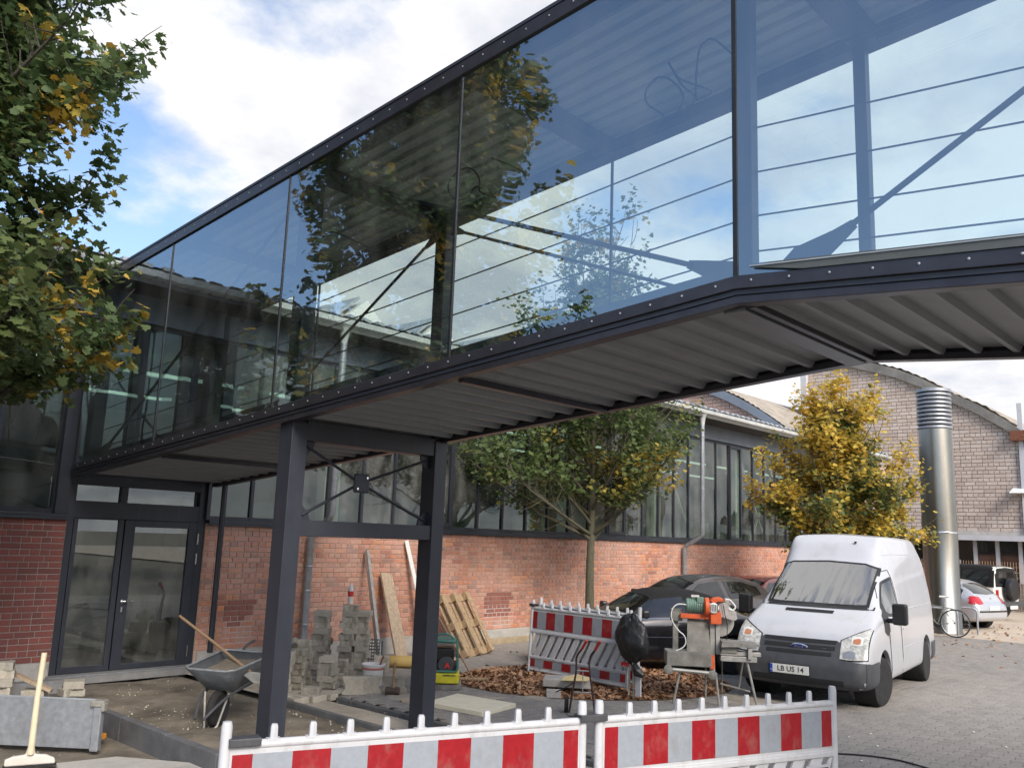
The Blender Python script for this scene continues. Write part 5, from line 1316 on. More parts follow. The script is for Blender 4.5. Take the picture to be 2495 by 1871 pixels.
# brown grey estate behind it
st = [(0, ch(.65, .32, .52, .5, .60)), (.08, ch(.78, .22, .60, .65, .70)), (.4, ch(.87, .19, .74, .74, .82)), (1.05, ch(.90, .18, .86, .76, .95)), (1.35, ch(.91, .18, .93, .76, 1.03)),
      (2.0, ch(.91, .18, .96, .62, 1.40)), (2.4, ch(.91, .18, .98, .60, 1.485)), (3.1, ch(.91, .18, .99, .60, 1.50)), (3.7, ch(.91, .18, 1.0, .59, 1.43)), (4.15, ch(.90, .19, 1.0, .60, 1.28)),
      (4.4, ch(.86, .22, .96, .62, 1.06)), (4.47, ch(.76, .32, .85, .6, .95))]
AR = [(.88, .32, .37, .5, 1.1), (.88, .32, .37, -1.1, -.5), (3.55, .32, .37, .5, 1.1), (3.55, .32, .37, -1.1, -.5)]
gcar, bv = car('grey_car', 'brownish grey hatchback parked between the black car and the van', 'car', (15.0, 11.15, 0), R(-17), st, AR, CARGREY, [(.88, .79), (.88, -.79), (3.55, .79), (3.55, -.79)], .32)
for s_ in (-1, 1):
    part(gcar, 'side_window', patch(bv, [(1.62, 1.0, 1.07), (2.05, 1.0, 1.31), (2.62, 1.01, 1.385)], 'y', .006, sgn=s_), DARKGL, True)
    part(gcar, 'side_window', patch(bv, [(2.74, 1.02, 1.385), (3.3, 1.04, 1.36), (3.75, 1.10, 1.26)], 'y', .006, sgn=s_), DARKGL, True)
    part(gcar, 'belt_moulding', line(bv, [(1.5, .97), (2.6, .995), (3.9, 1.02)], 'y', .012, sgn=s_), CHROME)
    part(gcar, 'wing_mirror', MB().cbox((1.65, s_*1.03, 1.03), (.13, .2, .15)), BLKPL, bev=.03)
    part(gcar, 'tail_light', patch(bv, [(s_*.6, .80, .95), (s_*.8, .80, .95)], 'r', .006), LENSR, True)
    part(gcar, 'headlight', patch(bv, [(s_*.5, .55, .68), (s_*.76, .58, .72)], 'x', .006), LENS, True)
part(gcar, 'windscreen', patch(bv, [(-.54, 1.07, 1.33), (0, 1.07, 1.42), (.54, 1.07, 1.33)], 'x', .006), DARKGL, True)
# pale red car whose roof shows behind
rcar, bv = car('red_car', 'red car of which only the roof shows between the grey car and the van', 'car', (21.2, 12.3, -.16), R(-4), st, AR, mat('red car paint', (0.45, 0.10, 0.08), .3, coat=1), [(.88, .79), (.88, -.79), (3.55, .79), (3.55, -.79)], .32)
part(rcar, 'windscreen', patch(bv, [(-.54, 1.07, 1.33), (0, 1.07, 1.42), (.54, 1.07, 1.33)], 'x', .006), DARKGL, True)
for s_ in (-1, 1): part(rcar, 'side_window', patch(bv, [(1.62, 1.0, 1.07), (2.05, 1.0, 1.31), (3.3, 1.04, 1.36), (3.75, 1.10, 1.26)], 'y', .006, sgn=s_), DARKGL, True)
# silver hatchback, rear towards the camera side (x=0 rear here)
st = [(0, ch(.66, .36, .52, .58, .60)), (.05, ch(.78, .26, .62, .66, .78)), (.18, ch(.84, .22, .86, .70, .96)), (.55, ch(.86, .20, .92, .62, 1.26)), (.90, ch(.87, .19, .93, .58, 1.40)), (1.6, ch(.87, .18, .94, .58, 1.44)),
      (2.3, ch(.87, .18, .93, .60, 1.38)), (2.95, ch(.87, .18, .90, .70, 1.0)), (3.5, ch(.86, .18, .82, .74, .90)), (4.05, ch(.80, .22, .66, .66, .74)), (4.15, ch(.65, .32, .55, .5, .62))]
AR = [(.82, .31, .36, .5, 1.1), (.82, .31, .36, -1.1, -.5), (3.3, .31, .36, .5, 1.1), (3.3, .31, .36, -1.1, -.5)]
sc_, bv = car('silver_car', 'small silver hatchback seen from behind beside the steel chimney', 'car', (29.0, 7.34, 0), R(75.5), st, AR, SILVER, [(.82, .76), (.82, -.76), (3.3, .76), (3.3, -.76)], .31)
part(sc_, 'rear_window', patch(bv, [(-.56, 1.02, 1.28), (0, .99, 1.31), (.56, 1.02, 1.28)], 'x', .006), DARKGL, True)
for s_ in (-1, 1):
    part(sc_, 'side_window', patch(bv, [(.55, .98, 1.10), (.85, .98, 1.28), (1.45, .98, 1.32)], 'y', .006, sgn=s_), DARKGL, True)
    part(sc_, 'side_window', patch(bv, [(1.53, .98, 1.32), (2.2, .98, 1.27), (2.55, .98, 1.08)], 'y', .006, sgn=s_), DARKGL, True)
    part(sc_, 'tail_light', patch(bv, [(s_*.50, .74, .93), (s_*.66, .72, .95), (s_*.80, .74, .93)], 'x', .008), LENSR, True)
    part(sc_, 'tail_light', patch(bv, [(.12, .72, .93), (.30, .74, .93)], 'y', .008, sgn=s_), LENSR, True)
part(sc_, 'bumper_strip', patch(bv, [(-.80, .50, .545), (0, .50, .545), (.80, .50, .545)], 'x', .012, nv=2), BLKPL, True)
part(sc_, 'number_plate', patch(bv, [(-.26, .56, .67), (.26, .56, .67)], 'x', .012, nv=2), PLATEM)
part(sc_, 'badge', MB().lathe([(0, -.01), (.045, -.006), (.045, 0)], 14, (bv.ray_cast(Vector((-5, 0, .88)), Vector((1, 0, 0)))[0].x-.004, 0, .88), 'x'), CHROME, True)
# cream off-roader with spare wheel (x=0 rear)
def jh(w, zb, belt, wt, zt): return half(w, zb, belt, wt, zt, .75, .01)
st = [(0, jh(.80, .50, 1.0, .72, 1.62)), (.02, jh(.84, .48, 1.05, .76, 1.74)), (.10, jh(.86, .46, 1.08, .74, 1.79)), (1.2, jh(.86, .46, 1.08, .70, 1.81)), (2.1, jh(.86, .46, 1.08, .70, 1.79)), (2.2, jh(.86, .46, 1.07, .70, 1.72)), (2.55, jh(.86, .46, 1.03, .72, 1.12)),
      (3.6, jh(.78, .46, 1.0, .66, 1.08)), (3.75, jh(.72, .5, .95, .6, 1.04))]
AR = [(.72, .39, .46, .45, 1.2), (.72, .39, .46, -1.2, -.45), (3.1, .39, .46, .45, 1.2), (3.1, .39, .46, -1.2, -.45)]
jp, bv = car('offroad_car', 'cream boxy off-roader with black top and rear spare wheel beyond the silver car', 'car', (33.8, 8.15, 0), R(78), st, AR, CREAM, [(.72, .80), (.72, -.80), (3.1, .80), (3.1, -.80)], .39, hub='disc')
for s_ in (-1, 1):
    part(jp, 'hardtop_side', patch(bv, [(.03, 1.08, 1.72), (.6, 1.09, 1.77), (2.15, 1.09, 1.75)], 'y', .010, sgn=s_), SOFTTOP, True)
    part(jp, 'side_window', patch(bv, [(.20, 1.14, 1.62), (1.1, 1.14, 1.64)], 'y', .012, sgn=s_), DARKGL, True)
    part(jp, 'side_window', patch(bv, [(1.22, 1.14, 1.64), (2.05, 1.14, 1.60)], 'y', .012, sgn=s_), DARKGL, True)
    part(jp, 'tail_light', MB().cbox((-.02, s_*.70, .90), (.05, .11, .22)), LENSR, bev=.01)
    part(jp, 'reflector', MB().cbox((-.07, s_*.70, .56), (.02, .14, .06)), LENSR)
    part(jp, 'fuel_cap', MB().lathe([(0, s_*.01), (.08, s_*.008), (.09, 0)], 16, (.42, s_*.865, .94), 'y'), BLKPL, True)
part(jp, 'hardtop_rear', patch(bv, [(-.74, 1.10, 1.70), (0, 1.10, 1.74), (.74, 1.10, 1.70)], 'x', .006), SOFTTOP, True)
part(jp, 'hardtop_roof', patch(bv, [(-.70, .05, 2.15), (0, .05, 2.15), (.70, .05, 2.15)], 'z', .006), SOFTTOP, True)
part(jp, 'rear_window', patch(bv, [(-.55, 1.22, 1.60), (.55, 1.22, 1.60)], 'x', .012), DARKGL, True)
part(jp, 'bumper', MB().cbox((-.10, 0, .54), (.16, 1.6, .17)), DPLAST, bev=.02)
sw = MB(); sw.lathe([(0, -.30), (.20, -.30), (.34, -.28), (.38, -.22), (.38, -.10), (.30, -.06), (0, -.06)], 28, (0, 0, 1.02), 'x'); part(jp, 'spare_wheel', sw, BLKPL, True)
part(jp, 'number_plate', MB().cbox((-.20, .52 if 0 else -.0, .44), (.02, .5, .11)), PLATEM)
# ------------------------------------------------------------------ site barriers
def barrier(name, label, p, q, z=0.0, group='red and white site barriers', sticker=False, tilt=0.0):
    p, q = Vector((*p, z)), Vector((*q, z)); d = q - p; L_ = d.length
    t = thing(name, label, 'barrier', p, math.atan2(d.y, d.x), group); t.rotation_euler = (tilt, 0, math.atan2(d.y, d.x))
    b = MB(); b.tube([(0.03, 0, 1.0), (L_-0.03, 0, 1.0)], 0.026, 10); part(t, 'top_rail', b, WPLAST, True)
    for x in (0.028, L_-0.028):
        b = MB(); b.tube([(x, 0, 0.04), (x, 0, 1.10), (x, 0, 1.125)], [.030, .030, .024], 12); part(t, 'end_post', b, WPLAST, True)
    kn = MB(); kn.tube([(0, 0, 1.0), (0, 0, 1.085), (0, 0, 1.10)], [.023, .021, .016], 6); kn.cbox((0, 0, 1.01), (.075, .045, .035)); km = kn.mesh('knob', WPLAST, True)
    un = (L_-0.13)/10
    for k in range(9):
        o = bpy.data.objects.new('knob', km); COL.objects.link(o); o.parent = t; o.location = (0.065 + un*(k+1), 0, 0)
    b = MB(); b.box((0.05, -0.016, 0.655), (L_-0.05, 0.016, 0.985)); part(t, 'board', b, WPLAST, bev=.006)
    x = 0.065
    for k in range(11):
        w = un*(0.5 if k in (0, 10) else 1.0)
        for z0, z1 in ((0.70, 0.955), (0.125, 0.235)):
            for s_ in (-1, 1):
                b = MB(); ya, yb = sorted((s_*0.0165, s_*0.020)); b.box((x, ya, z0), (x+w, yb, z1)); part(t, 'stripe', b, REDF if k % 2 == 0 else GREYF)
        x += w
    for z0, z1, th in ((0.625, 0.665, .028), (0.655, 0.68, .022), (0.245, 0.285, .028)):
        b = MB(); b.box((0.05, -th, z0), (L_-0.05, th, z1)); part(t, 'ridge', b, WPLAST, bev=.008)
    b = MB(); b.box((0.05, -0.016, 0.075), (L_-0.05, 0.016, 0.27)); b2 = MB(); b2.tube([(0.05, 0, 0.075), (L_-0.05, 0, 0.075)], .024, 8); part(t, 'lower_board', b, WPLAST, bev=.006); part(t, 'bottom_rail', b2, WPLAST, True)
    ns = 11; pitch = (L_-0.2)/ns
    for k in range(-1, ns+1):
        xa = 0.10 + pitch*k; xb = xa + 0.20
        w = pitch*0.66; poly = [(xa, 0.27), (xa+w, 0.27), (xb+w, 0.635), (xb, 0.635)]
        poly = [(min(max(a, 0.05), L_-0.05), z_) for a, z_ in poly]
        if abs(poly[0][0]-poly[1][0]) < .004 and abs(poly[2][0]-poly[3][0]) < .004: continue
        b = MB(); b.prism([(a, -0.015, z_) for a, z_ in poly], (0, .03, 0)); part(t, 'diagonal_slat', b, WPLAST, bev=.008)
    for x in (0.35, L_-0.35):
        b = MB(); b.box((x-.11, -.36, 0.0), (x+.11, .36, .06)); 
        if z <= 0.02: part(t, 'foot', b, BLACK, bev=.015)
    if sticker:
        b = MB(); b.box((L_-0.34, -.030, .46), (L_-.10, -.0285, .58)); 
        st_ = part(t, 'sticker', b, mat('grey sticker', (.45, .46, .48), .5))
        b = MB(); b.box((L_-0.27, -.0315, .515), (L_-.12, -.0302, .56)); part(st_, 'print_block', b, DPLAST)
        me_ = text_mesh('BREMICKER', .026, WPLAST, .0005); o = part(st_, 'lettering', me_, WPLAST); o.matrix_local = Matrix.Translation((L_-.195, -.0325, .5375)) @ Matrix.Rotation(R(90), 4, 'X')
        b = MB(); b.box((L_-0.325, -.0315, .50), (L_-.29, -.0302, .51)); b.box((L_-0.325, -.0315, .53), (L_-.29, -.0302, .537)); part(st_, 'print_line', b, DPLAST)
    return t
barrier('site_barrier', 'red and white toothed barrier in the left foreground in front of the steel columns', (2.585, 4.43), (4.715, 3.63))
barrier('site_barrier', 'red and white toothed barrier in the right foreground reaching in front of the van', (4.785, 3.605), (6.81, 2.863), sticker=True)
def clamp(loc, rz, w, label):
    b = MB(); b.cbox((0, 0, 0), (w, .10, .018)); b.cbox((0, -.045, -.012), (w, .012, .04)); b.cbox((0, .045, -.012), (w, .012, .04))
    single('barrier_clamp', b, DPLAST, label, 'clamp', loc=loc, rot=(0, 0, rz), bev=.004)
clamp((4.75, 3.615, 1.035), R(-20), .20, 'dark plastic clamp joining the two foreground barriers')
clamp((2.70, 4.388, 1.032), R(-20), .17, 'dark plastic clamp on the left end of the left foreground barrier')
BA = barrier('site_barrier', 'front one of the two barriers leaning together over the leaf heap', (10.72, 9.42), (10.62, 7.42), z=0.06, tilt=R(-3))
BB = barrier('site_barrier', 'rear one of the two barriers over the leaf heap, only its teeth showing', (10.86, 9.38), (10.76, 7.36), z=0.10, tilt=R(-3))
clamp((10.76, 9.36, 1.12), R(80), .12, 'dark clamp on the top left corner of the leaning barriers')
# covered warning lamp
bl = MB(); vs = []; fs = []; nu, nv_ = 48, 34
for j in range(nv_+1):
    for i in range(nu):
        t_ = 2*math.pi*i/nu; ph = math.pi*j/nv_; 
        r_ = 1 + 0.25*noise.noise(Vector((math.cos(t_)*1.6, math.sin(t_)*1.6, ph*1.4))) + .16*abs(noise.noise(Vector((math.cos(t_)*4, math.sin(t_)*4, ph*2.2)))) - .05*abs(noise.noise(Vector((math.cos(t_)*9, math.sin(t_)*9, ph*3))))
        w_ = math.sin(ph)*(1 - .18*(j/nv_)); vs.append((.15*w_*r_*math.cos(t_), .26*w_*r_*math.sin(t_), .31*math.cos(ph)*r_))
for j in range(nv_):
    for i in range(nu): fs.append((j*nu+i, j*nu+(i+1) % nu, (j+1)*nu+(i+1) % nu, (j+1)*nu+i))
bl.add(vs, fs, 0)
bag = thing('bag_covered_lamp', 'warning lamp wrapped in a black bin bag at the right end of the leaning barriers', 'bag', (10.50, 7.30, .80))
bg_ = part(bag, 'bag', bl, BAG, True); 
b = MB(); b.tube([(-.02, -.06, -.34), (-.05, -.14, -.42), (-.03, -.22, -.46)], [.05, .07, .03], 8); part(bag, 'tied_end', b, BAG, True)
b = MB(); b.cbox((0, .10, -.34), (.05, .14, .05)); part(bag, 'red_strap', b, REDP, bev=.01)
post = thing('lamp_post_foot', 'pale twin post holding the black bag up', 'post', (10.50, 7.30, 0))
for dy in (-.045, .045):
    b = MB(); b.tube([(0, dy, 0), (0, dy*.6, .50)], .014, 8); part(post, 'leg', b, DUSTA, True)
b = MB(); b.box((-.03, -.17, .06), (.0, -.09, .46)); part(post, 'white_plate', b, WPLAST)
# ------------------------------------------------------------------ fly-side helpers
def frame(px_anchor, u):  # local frame, +x to the right seen from the camera, +y away
    u = Vector((*u, 0)).normalized(); return math.atan2(u.y, u.x)
# stone saw
A = Vector((11.22, 6.42, 0)); rz = math.atan2(-.785, .62); k = 171.0
def SP(px, py, dy=0.0): return ((px-1755)/k, dy, (1718-py)/k)
saw = thing('stone_saw', 'dusty orange and green stone cutting saw on a folding stand beside the van', 'machine', A, rz)
def sb(name, x0, x1, y0, y1, m, d0=-.05, d1=.05, bev=.006):
    a, c = SP(x0, y1), SP(x1, y0); b = MB(); b.box((a[0], d0, a[2]), (c[0], d1, c[2])); return part(saw, name, b, m, bev=bev)
def sbar(name, p, q, w, m, dy0=0, dy1=None, rnd_=True):
    b = MB(); dy1 = dy0 if dy1 is None else dy1
    b.tube([SP(*p, dy0), SP(*q, dy1)], w/2, 8); return part(saw, name, b, m, True)
sb('upright', 1660, 1673, 1506, 1605, DUST, .10, .17); sb('arm', 1676, 1768, 1515, 1526, ORANGE, -.02, .08); sb('arm_block', 1655, 1682, 1506, 1534, DUST, .04, .20)
b = MB(); b.lathe([(.0, -.14), (.085, -.135), (.098, -.12), (.098, .10), (.085, .12), (0, .125)], 20, (0, 0, 0), 'x'); b.shift(SP(1712, 1496, .02)); mo = part(saw, 'motor', b, GREENM, True)
for i in range(7):
    b = MB(); b.lathe([(.10, 0), (.108, .004), (.108, .010), (.10, .014)], 20, ax='x'); b.shift(SP(1697+i*5, 1496, .02)); part(mo, 'cooling_fin', b, GREENM, True)
b = MB(); b.lathe([(0, -.06), (.028, -.055), (.028, .055), (0, .06)], 12, ax='x'); b.shift(SP(1711, 1475, 0)); part(mo, 'capacitor', b, DUSTA, True)
b = MB(); b.cbox(SP(1722, 1482, -.02), (.10, .12, .08)); part(mo, 'switch_box', b, GREENM, bev=.01)
b = MB(); b.lathe([(.0, -.045), (.10, -.04), (.125, -.02), (.125, .03), (.0, .035)], 24, ax='x'); b.shift(SP(1737, 1497, -.02)); part(saw, 'belt_housing', b, ORANGE, True)
b = MB(); b.lathe([(0, -.06), (.062, -.058), (.075, -.046)], 18, ax='y'); b.shift(SP(1752, 1499, -.05)); part(saw, 'belt_guard_face', b, WHITEP, True)
for i in range(5):
    b = MB(); b.bar(SP(1744+i*4.2, 1490, -.115), SP(1745+i*4.2, 1506, -.115), .007, .005, up=(0, 1, 0)); part(saw, 'vent_slot', b, BLACK)
b = MB(); b.prism([SP(1746, 1482, -.05), SP(1752, 1476, -.05), SP(1768, 1473, -.05), SP(1776, 1477, -.05), SP(1778, 1484, -.05), SP(1764, 1484, -.05), SP(1754, 1490, -.05)], (0, .12, 0)); part(saw, 'guard_arch', b, ORANGE, bev=.008)
b = MB(); b.prism([SP(1765, 1490, 0), SP(1782, 1486, 0), SP(1808, 1508, 0), SP(1811, 1524, 0), SP(1803, 1528, 0), SP(1770, 1520, 0)], (0, .10, 0)); part(saw, 'blade_guard', b, mat('dusty clear guard', (.42, .40, .38), .5, 0, .2, 12), bev=.01)
b = MB(); b.lathe([(0, -.004), (.21, -.002), (.21, .002), (0, .004)], 36, ax='y'); b.shift(SP(1772, 1532, .16)); part(saw, 'saw_blade', b, DUSTA, True)
sb('bracket', 1746, 1771, 1509, 1536, ORANGE, -.08, .06); sb('grip', 1780, 1796, 1476, 1494, DUSTA, .0, .09, .02)
b = MB(); b.prism([SP(1694, 1526, .05), SP(1742, 1529, .05), SP(1747, 1608, -.06), SP(1690, 1608, -.06)], (0, .015, 0)); part(saw, 'splash_sheet', b, DUST)
sb('column', 1746, 1758, 1534, 1660, DUSTA, .00, .06); sb('column', 1759, 1769, 1534, 1606, DUSTA, -.02, .05)
sb('orange_cheek', 1745, 1756, 1608, 1640, ORANGE, -.04, .0)
sb('water_trough', 1641, 1745, 1601, 1633, DUST, -.20, .22, .01)
sbar('roller_bar', (1642, 1640), (1746, 1645), .05, DUSTA, -.22)
for x, y in ((1644, 1641), (1746, 1649)):
    b = MB(); b.lathe([(0, -.03), (.05, -.028), (.062, -.02), (.062, .02), (0, .028)], 18, ax='y'); b.shift(SP(x, y, -.22)); part(saw, 'transport_wheel', b, DUST, True)
sbar('leg', (1673, 1640), (1657, 1720), .032, DUSTA, -.16); sbar('leg', (1755, 1645), (1763, 1720), .032, DUSTA, -.16); sbar('leg', (1742, 1640), (1741, 1712), .028, DUST, .24); sbar('leg', (1781, 1622), (1780, 1700), .022, DUST, .24)
sb('table_rail', 1768, 1862, 1597, 1606, DUSTA, -.10, .02); sb('table_rail', 1768, 1852, 1607, 1619, DUSTA, -.12, -.02)
b = MB(); b.prism([SP(1768, 1586, -.18), SP(1856, 1582, -.18), SP(1858, 1578, -.18), SP(1770, 1573, -.18)], (0, .42, 0)); part(saw, 'cutting_table', b, DUST)
sb('table_skirt', 1770, 1806, 1586, 1600, DUST, -.12, .16); sb('stop_clamp', 1830, 1840, 1588, 1612, DUSTA, -.16, -.08)
sbar('leg', (1829, 1612), (1852, 1716), .035, DUSTA, -.06); sbar('leg', (1833, 1612), (1820, 1690), .028, DUST, .26); sbar('leg_brace', (1772, 1675), (1842, 1690), .024, DUST, .1)
b = MB(); b.tube(catmull([SP(*p, -.05) for p in ((1690, 1494), (1668, 1494), (1655, 1508), (1655, 1530), (1668, 1552), (1684, 1566), (1688, 1582), (1680, 1594), (1664, 1602))], 5), .009, 8); part(saw, 'water_hose', b, WHITEP, True)
b = MB(); b.tube(catmull([SP(*p, -.03) for p in ((1776, 1488), (1780, 1510), (1786, 1540), (1784, 1572))], 5), .006, 6); part(saw, 'power_cable', b, BLACK, True)
b = MB(); b.tube(catmull([SP(*p, .0) for p in ((1794, 1480), (1806, 1494), (1800, 1503), (1790, 1500))], 5), .012, 8); part(saw, 'handle', b, WHITEP, True)
single('drawing_board', MB().cbox((0, 0, 0), (.85, .02, .20)), GREYF, 'pale tilted sheet lying behind the saw motor', 'sheet', loc=(11.9, 7.35, 1.16), rot=(R(-62), 0, rz)) if 0 else None
# ------------------------------------------------------------------ wheelbarrow
wr = math.atan2(-.506, .863)
wb = thing('wheelbarrow', 'grey steel wheelbarrow half full of sand behind the left column', 'wheelbarrow', (5.60, 9.42, .0), 0, rot=(0, R(-9), R(29)))
T0 = [(-.42, -.30), (.36, -.33), (.40, -.26), (.40, .26), (.36, .33), (-.42, .30), (-.47, .22), (-.47, -.22)]
B0 = [(-.22, -.17), (.22, -.19), (.24, -.15), (.24, .15), (.22, .19), (-.22, .17), (-.25, .12), (-.25, -.12)]
b = MB(); vs = [(x, y, .66 + .04*(-x)) for x, y in T0] + [(x*1, y, .40) for x, y in B0]; b.add(vs, [(i, (i+1) % 8, 8+(i+1) % 8, 8+i) for i in range(8)] + [tuple(range(8, 16))], 0)
o = part(wb, 'tray', b, BARROW, True); sm = o.modifiers.new('s', 'SOLIDIFY'); sm.thickness = .008
b = MB(); b.tube([(x, y, .665 + .04*(-x)) for x, y in T0], .012, 8, closed=True); part(wb, 'rim', b, GALV, True)
b = MB(); vs = []; fs = []
for j in range(11):
    for i in range(15):
        x = -.36 + .70*i/14; y = -.25 + .50*j/10; e = 1 - max(abs(x+.01)/.40, abs(y)/.30)**3
        vs.append((x, y, .535 + .085*e + .02*noise.noise(Vector((x*9, y*9, 1)))))
for j in range(10):
    for i in range(14): a = j*15+i; fs.append((a, a+1, a+16, a+15))
b.add(vs, fs, 0); part(wb, 'sand_load', b, DIRT, True)
for s_ in (-1, 1):
    b = MB(); b.tube(catmull([(-.62, s_*.05, .20), (-.30, s_*.16, .36), (.25, s_*.22, .40), (.75, s_*.27, .58), (1.0, s_*.28, .60)], 5), .016, 8); part(wb, 'frame_tube', b, DPLAST, True)
    b = MB(); b.tube([(.24, s_*.20, .40), (.30, s_*.24, .02), (.40, s_*.24, .0)], .014, 8); part(wb, 'leg', b, DUSTA, True)
    b = MB(); b.tube([(-.28, s_*.15, .38), (-.40, s_*.08, .06), (-.46, s_*.05, .02)], .012, 8); part(wb, 'fork', b, DUSTA, True)
b = MB(); b.lathe([(.10, -.03), (.16, -.045), (.19, -.03), (.20, 0), (.19, .03), (.16, .045), (.10, .03)], 26, (-.26, 0, .20), 'y'); w_ = part(wb, 'wheel', b, TYRE, True)
b = MB(); b.lathe([(0, -.02), (.10, -.025), (.10, .025), (0, .02)], 16, (-.26, 0, .20), 'y'); part(w_, 'rim', b, DUSTA, True)
def shovel_tool(label, p, q, name='shovel', blade=None):
    t = thing(name, label, name, p); P_, Q_ = Vector((0, 0, 0)), Vector(q) - Vector(p)
    b = MB(); b.tube([P_, P_.lerp(Q_, .5) + Vector((0, 0, .008)), Q_], .017, 8); part(t, 'handle', b, WOODH, True)
    if blade: blade(t, P_, Q_)
    return t
def bl1(t, P_, Q_):
    d = (P_ - Q_).normalized(); s_ = d.cross(Vector((0, 0, 1))).normalized(); u_ = s_.cross(d)
    b = MB(); b.prism([P_ + s_*.03, P_ + s_*.12 + d*.06, P_ + s_*.12 + d*.26, P_ + d*.33, P_ - s_*.12 + d*.26, P_ - s_*.12 + d*.06, P_ - s_*.03], tuple(u_*.006)); part(t, 'blade', b, DUSTA)
shovel_tool('shovel with a wooden handle resting across the wheelbarrow', (5.58, 9.05, .55), (5.55, 10.75, 1.02), blade=bl1)
shovel_tool('tool handle leaning on the plinth behind the wheelbarrow', (6.98, 12.0, 0.0), (7.05, 12.68, .62), name='tool_handle')
# ------------------------------------------------------------------ left foreground
sq = thing('rubber_rake', 'white scraper with a pale wooden pole standing in the dirt at bottom left', 'scraper', (3.24, 8.78, -.03), math.atan2(-.34, .94))
b = MB(); b.tube([(0, 0, .10), (.0, .0, .6), (.012, 0, .98)], [.030, .026, .024], 10); part(sq, 'handle', b, WOODP, True)
b = MB(); b.prism([(-.20, 0, .005), (.21, 0, .005), (.20, 0, .05), (.13, 0, .085), (.04, 0, .095), (.03, 0, .15), (-.03, 0, .15), (-.04, 0, .095), (-.14, 0, .085), (-.20, 0, .06)], (0, .05, 0)); part(sq, 'blade', b, mat('dirty white rubber', (.62, .58, .52), .6, 0, .1, 9), bev=.012)
b = MB(); b.cbox((0, 0, 0), (.43, .09, .012)); b.shift((.005, .02, .0)); part(sq, 'black_lip', b, BLACK)
pn = thing('metal_sheet', 'low galvanised steel sheet standing on edge at the left edge', 'panel', (3.91, 9.11, -.04), math.atan2(-.68, .59))
b = MB(); b.box((-1.6, 0, 0), (0, .012, .46)); part(pn, 'sheet', b, GALV, bev=.003)
b = MB(); b.box((-1.6, -.006, .455), (0, .02, .468)); part(pn, 'edge', b, ZINC)
b = MB(); b.box((0, -.03, -.02), (.085, .05, .43)); part(pn, 'end_post', b, GALV, bev=.012)
b = MB(); b.box((-.03, -.045, .40), (.11, .06, .46)); b.box((.085, -.05, .36), (.12, .02, .44)); part(pn, 'latch', b, DUST, bev=.008)
b = MB(); b.lathe([(.0, -.01), (.10, -.008), (.10, .005)], 12); 
single('orange_wedge', MB().box((-.09, -.03, 0), (.09, .03, .055)), mat('orange yellow plastic', (.75, .30, .03), .5), 'orange plastic piece lying beside the steel sheet post', 'wedge', loc=(4.12, 9.42, -.04), rot=(0, 0, R(35)), bev=.01)
b = MB(); b.prism([(3.45, 8.72, -.055), (3.95, 8.60, -.05), (5.0, 7.0, -.045), (4.3, 6.9, -.05), (3.3, 8.2, -.055)], (0, 0, .03)); single('concrete_slab', b, CONC, 'thin concrete slab edge in the dirt at bottom left', 'slab', bev=.004)
SP_ = paver_geo(0.006, 0.005, 0.24)
def stone_mesh():
    n = len(PP); k_ = 1.22; vs = []
    for z, s_ in ((.085, .95), (.078, 1.0), (.004, 1.0), (0, .98)): vs += [(x*k_*s_, y*k_*s_*1.12, z) for x, y in PP]
    fs = [tuple(range(n)), tuple(range(4*n-1, 3*n-1, -1))]
    for r_ in range(3):
        for i in range(n): fs.append((r_*n+i, (r_+1)*n+i, (r_+1)*n+(i+1) % n, r_*n+(i+1) % n))
    return MB().add(vs, fs, 0).mesh('paving_stone', STONE)
SM = stone_mesh(); nst = 0
def stack(x, y, n, where, rz0=0.0, wob=.014, z0=0.0, group='loose paving stones piled by the wall'):
    for i in range(n):
        ORD = ['second', 'third', 'fourth', 'fifth', 'sixth', 'seventh', 'eighth', 'ninth', 'tenth', 'eleventh']
        lab = ('topmost stone %s' % where) if i == n-1 else (('bottom stone %s' % where) if i == 0 else '%s stone up %s' % (ORD[i-1], where))
        o = bpy.data.objects.new('paving_stone', SM); COL.objects.link(o)
        tag(o, lab, 'paving stone', group)
        o.location = (x + random.gauss(0, wob), y + random.gauss(0, wob), z0 + i*.0862); o.rotation_euler = (0, 0, rz0 + (R(90) if i % 3 == 1 else 0) + random.gauss(0, .10))
stack(8.20, 11.42, 11, 'of the tall pile beside the downpipe', R(-50))
stack(8.56, 11.22, 12, 'of the tallest pile under the bottle', R(-40))
stack(8.74, 11.12, 11, 'of the tall pile right of the bottle', R(-48))
stack(8.33, 11.52, 6, 'of the low pile hidden between the two tall ones', R(-48))
stack(7.02, 10.55, 6, 'of the pile next to the left column', R(-42))
stack(7.32, 10.68, 6, 'of the second pile from the left column', R(-52))
stack(7.58, 10.95, 7, 'of the pile behind the front block pile', R(-38))
stack(7.66, 10.42, 5, 'of the squared pile at the front', R(-50))
stack(7.92, 10.55, 4, 'of the short pile right of the squared one', R(-45))
stack(7.22, 10.18, 1, 'lying alone before the piles', R(-40))
stack(8.22, 10.85, 2, 'of the two stones behind the bucket', R(-30))
stack(9.08, 11.0, 3, 'of the small pile behind the bucket on the right', R(-48))
o = bpy.data.objects.new('paving_stone', SM); COL.objects.link(o); tag(o, 'tilted grey paving stone on top of the pile next to the left column', 'paving stone', 'loose paving stones piled by the wall'); o.location = (7.10, 10.6, .56); o.rotation_euler = (R(-24), R(-14), R(-35))
def upright(x, y, rz_, lab):
    o = bpy.data.objects.new('paving_stone', SM); COL.objects.link(o); tag(o, lab, 'paving stone', 'upright paving stones on the swept sand'); o.location = (x, y, .115); o.rotation_euler = (R(90), R(90), rz_)
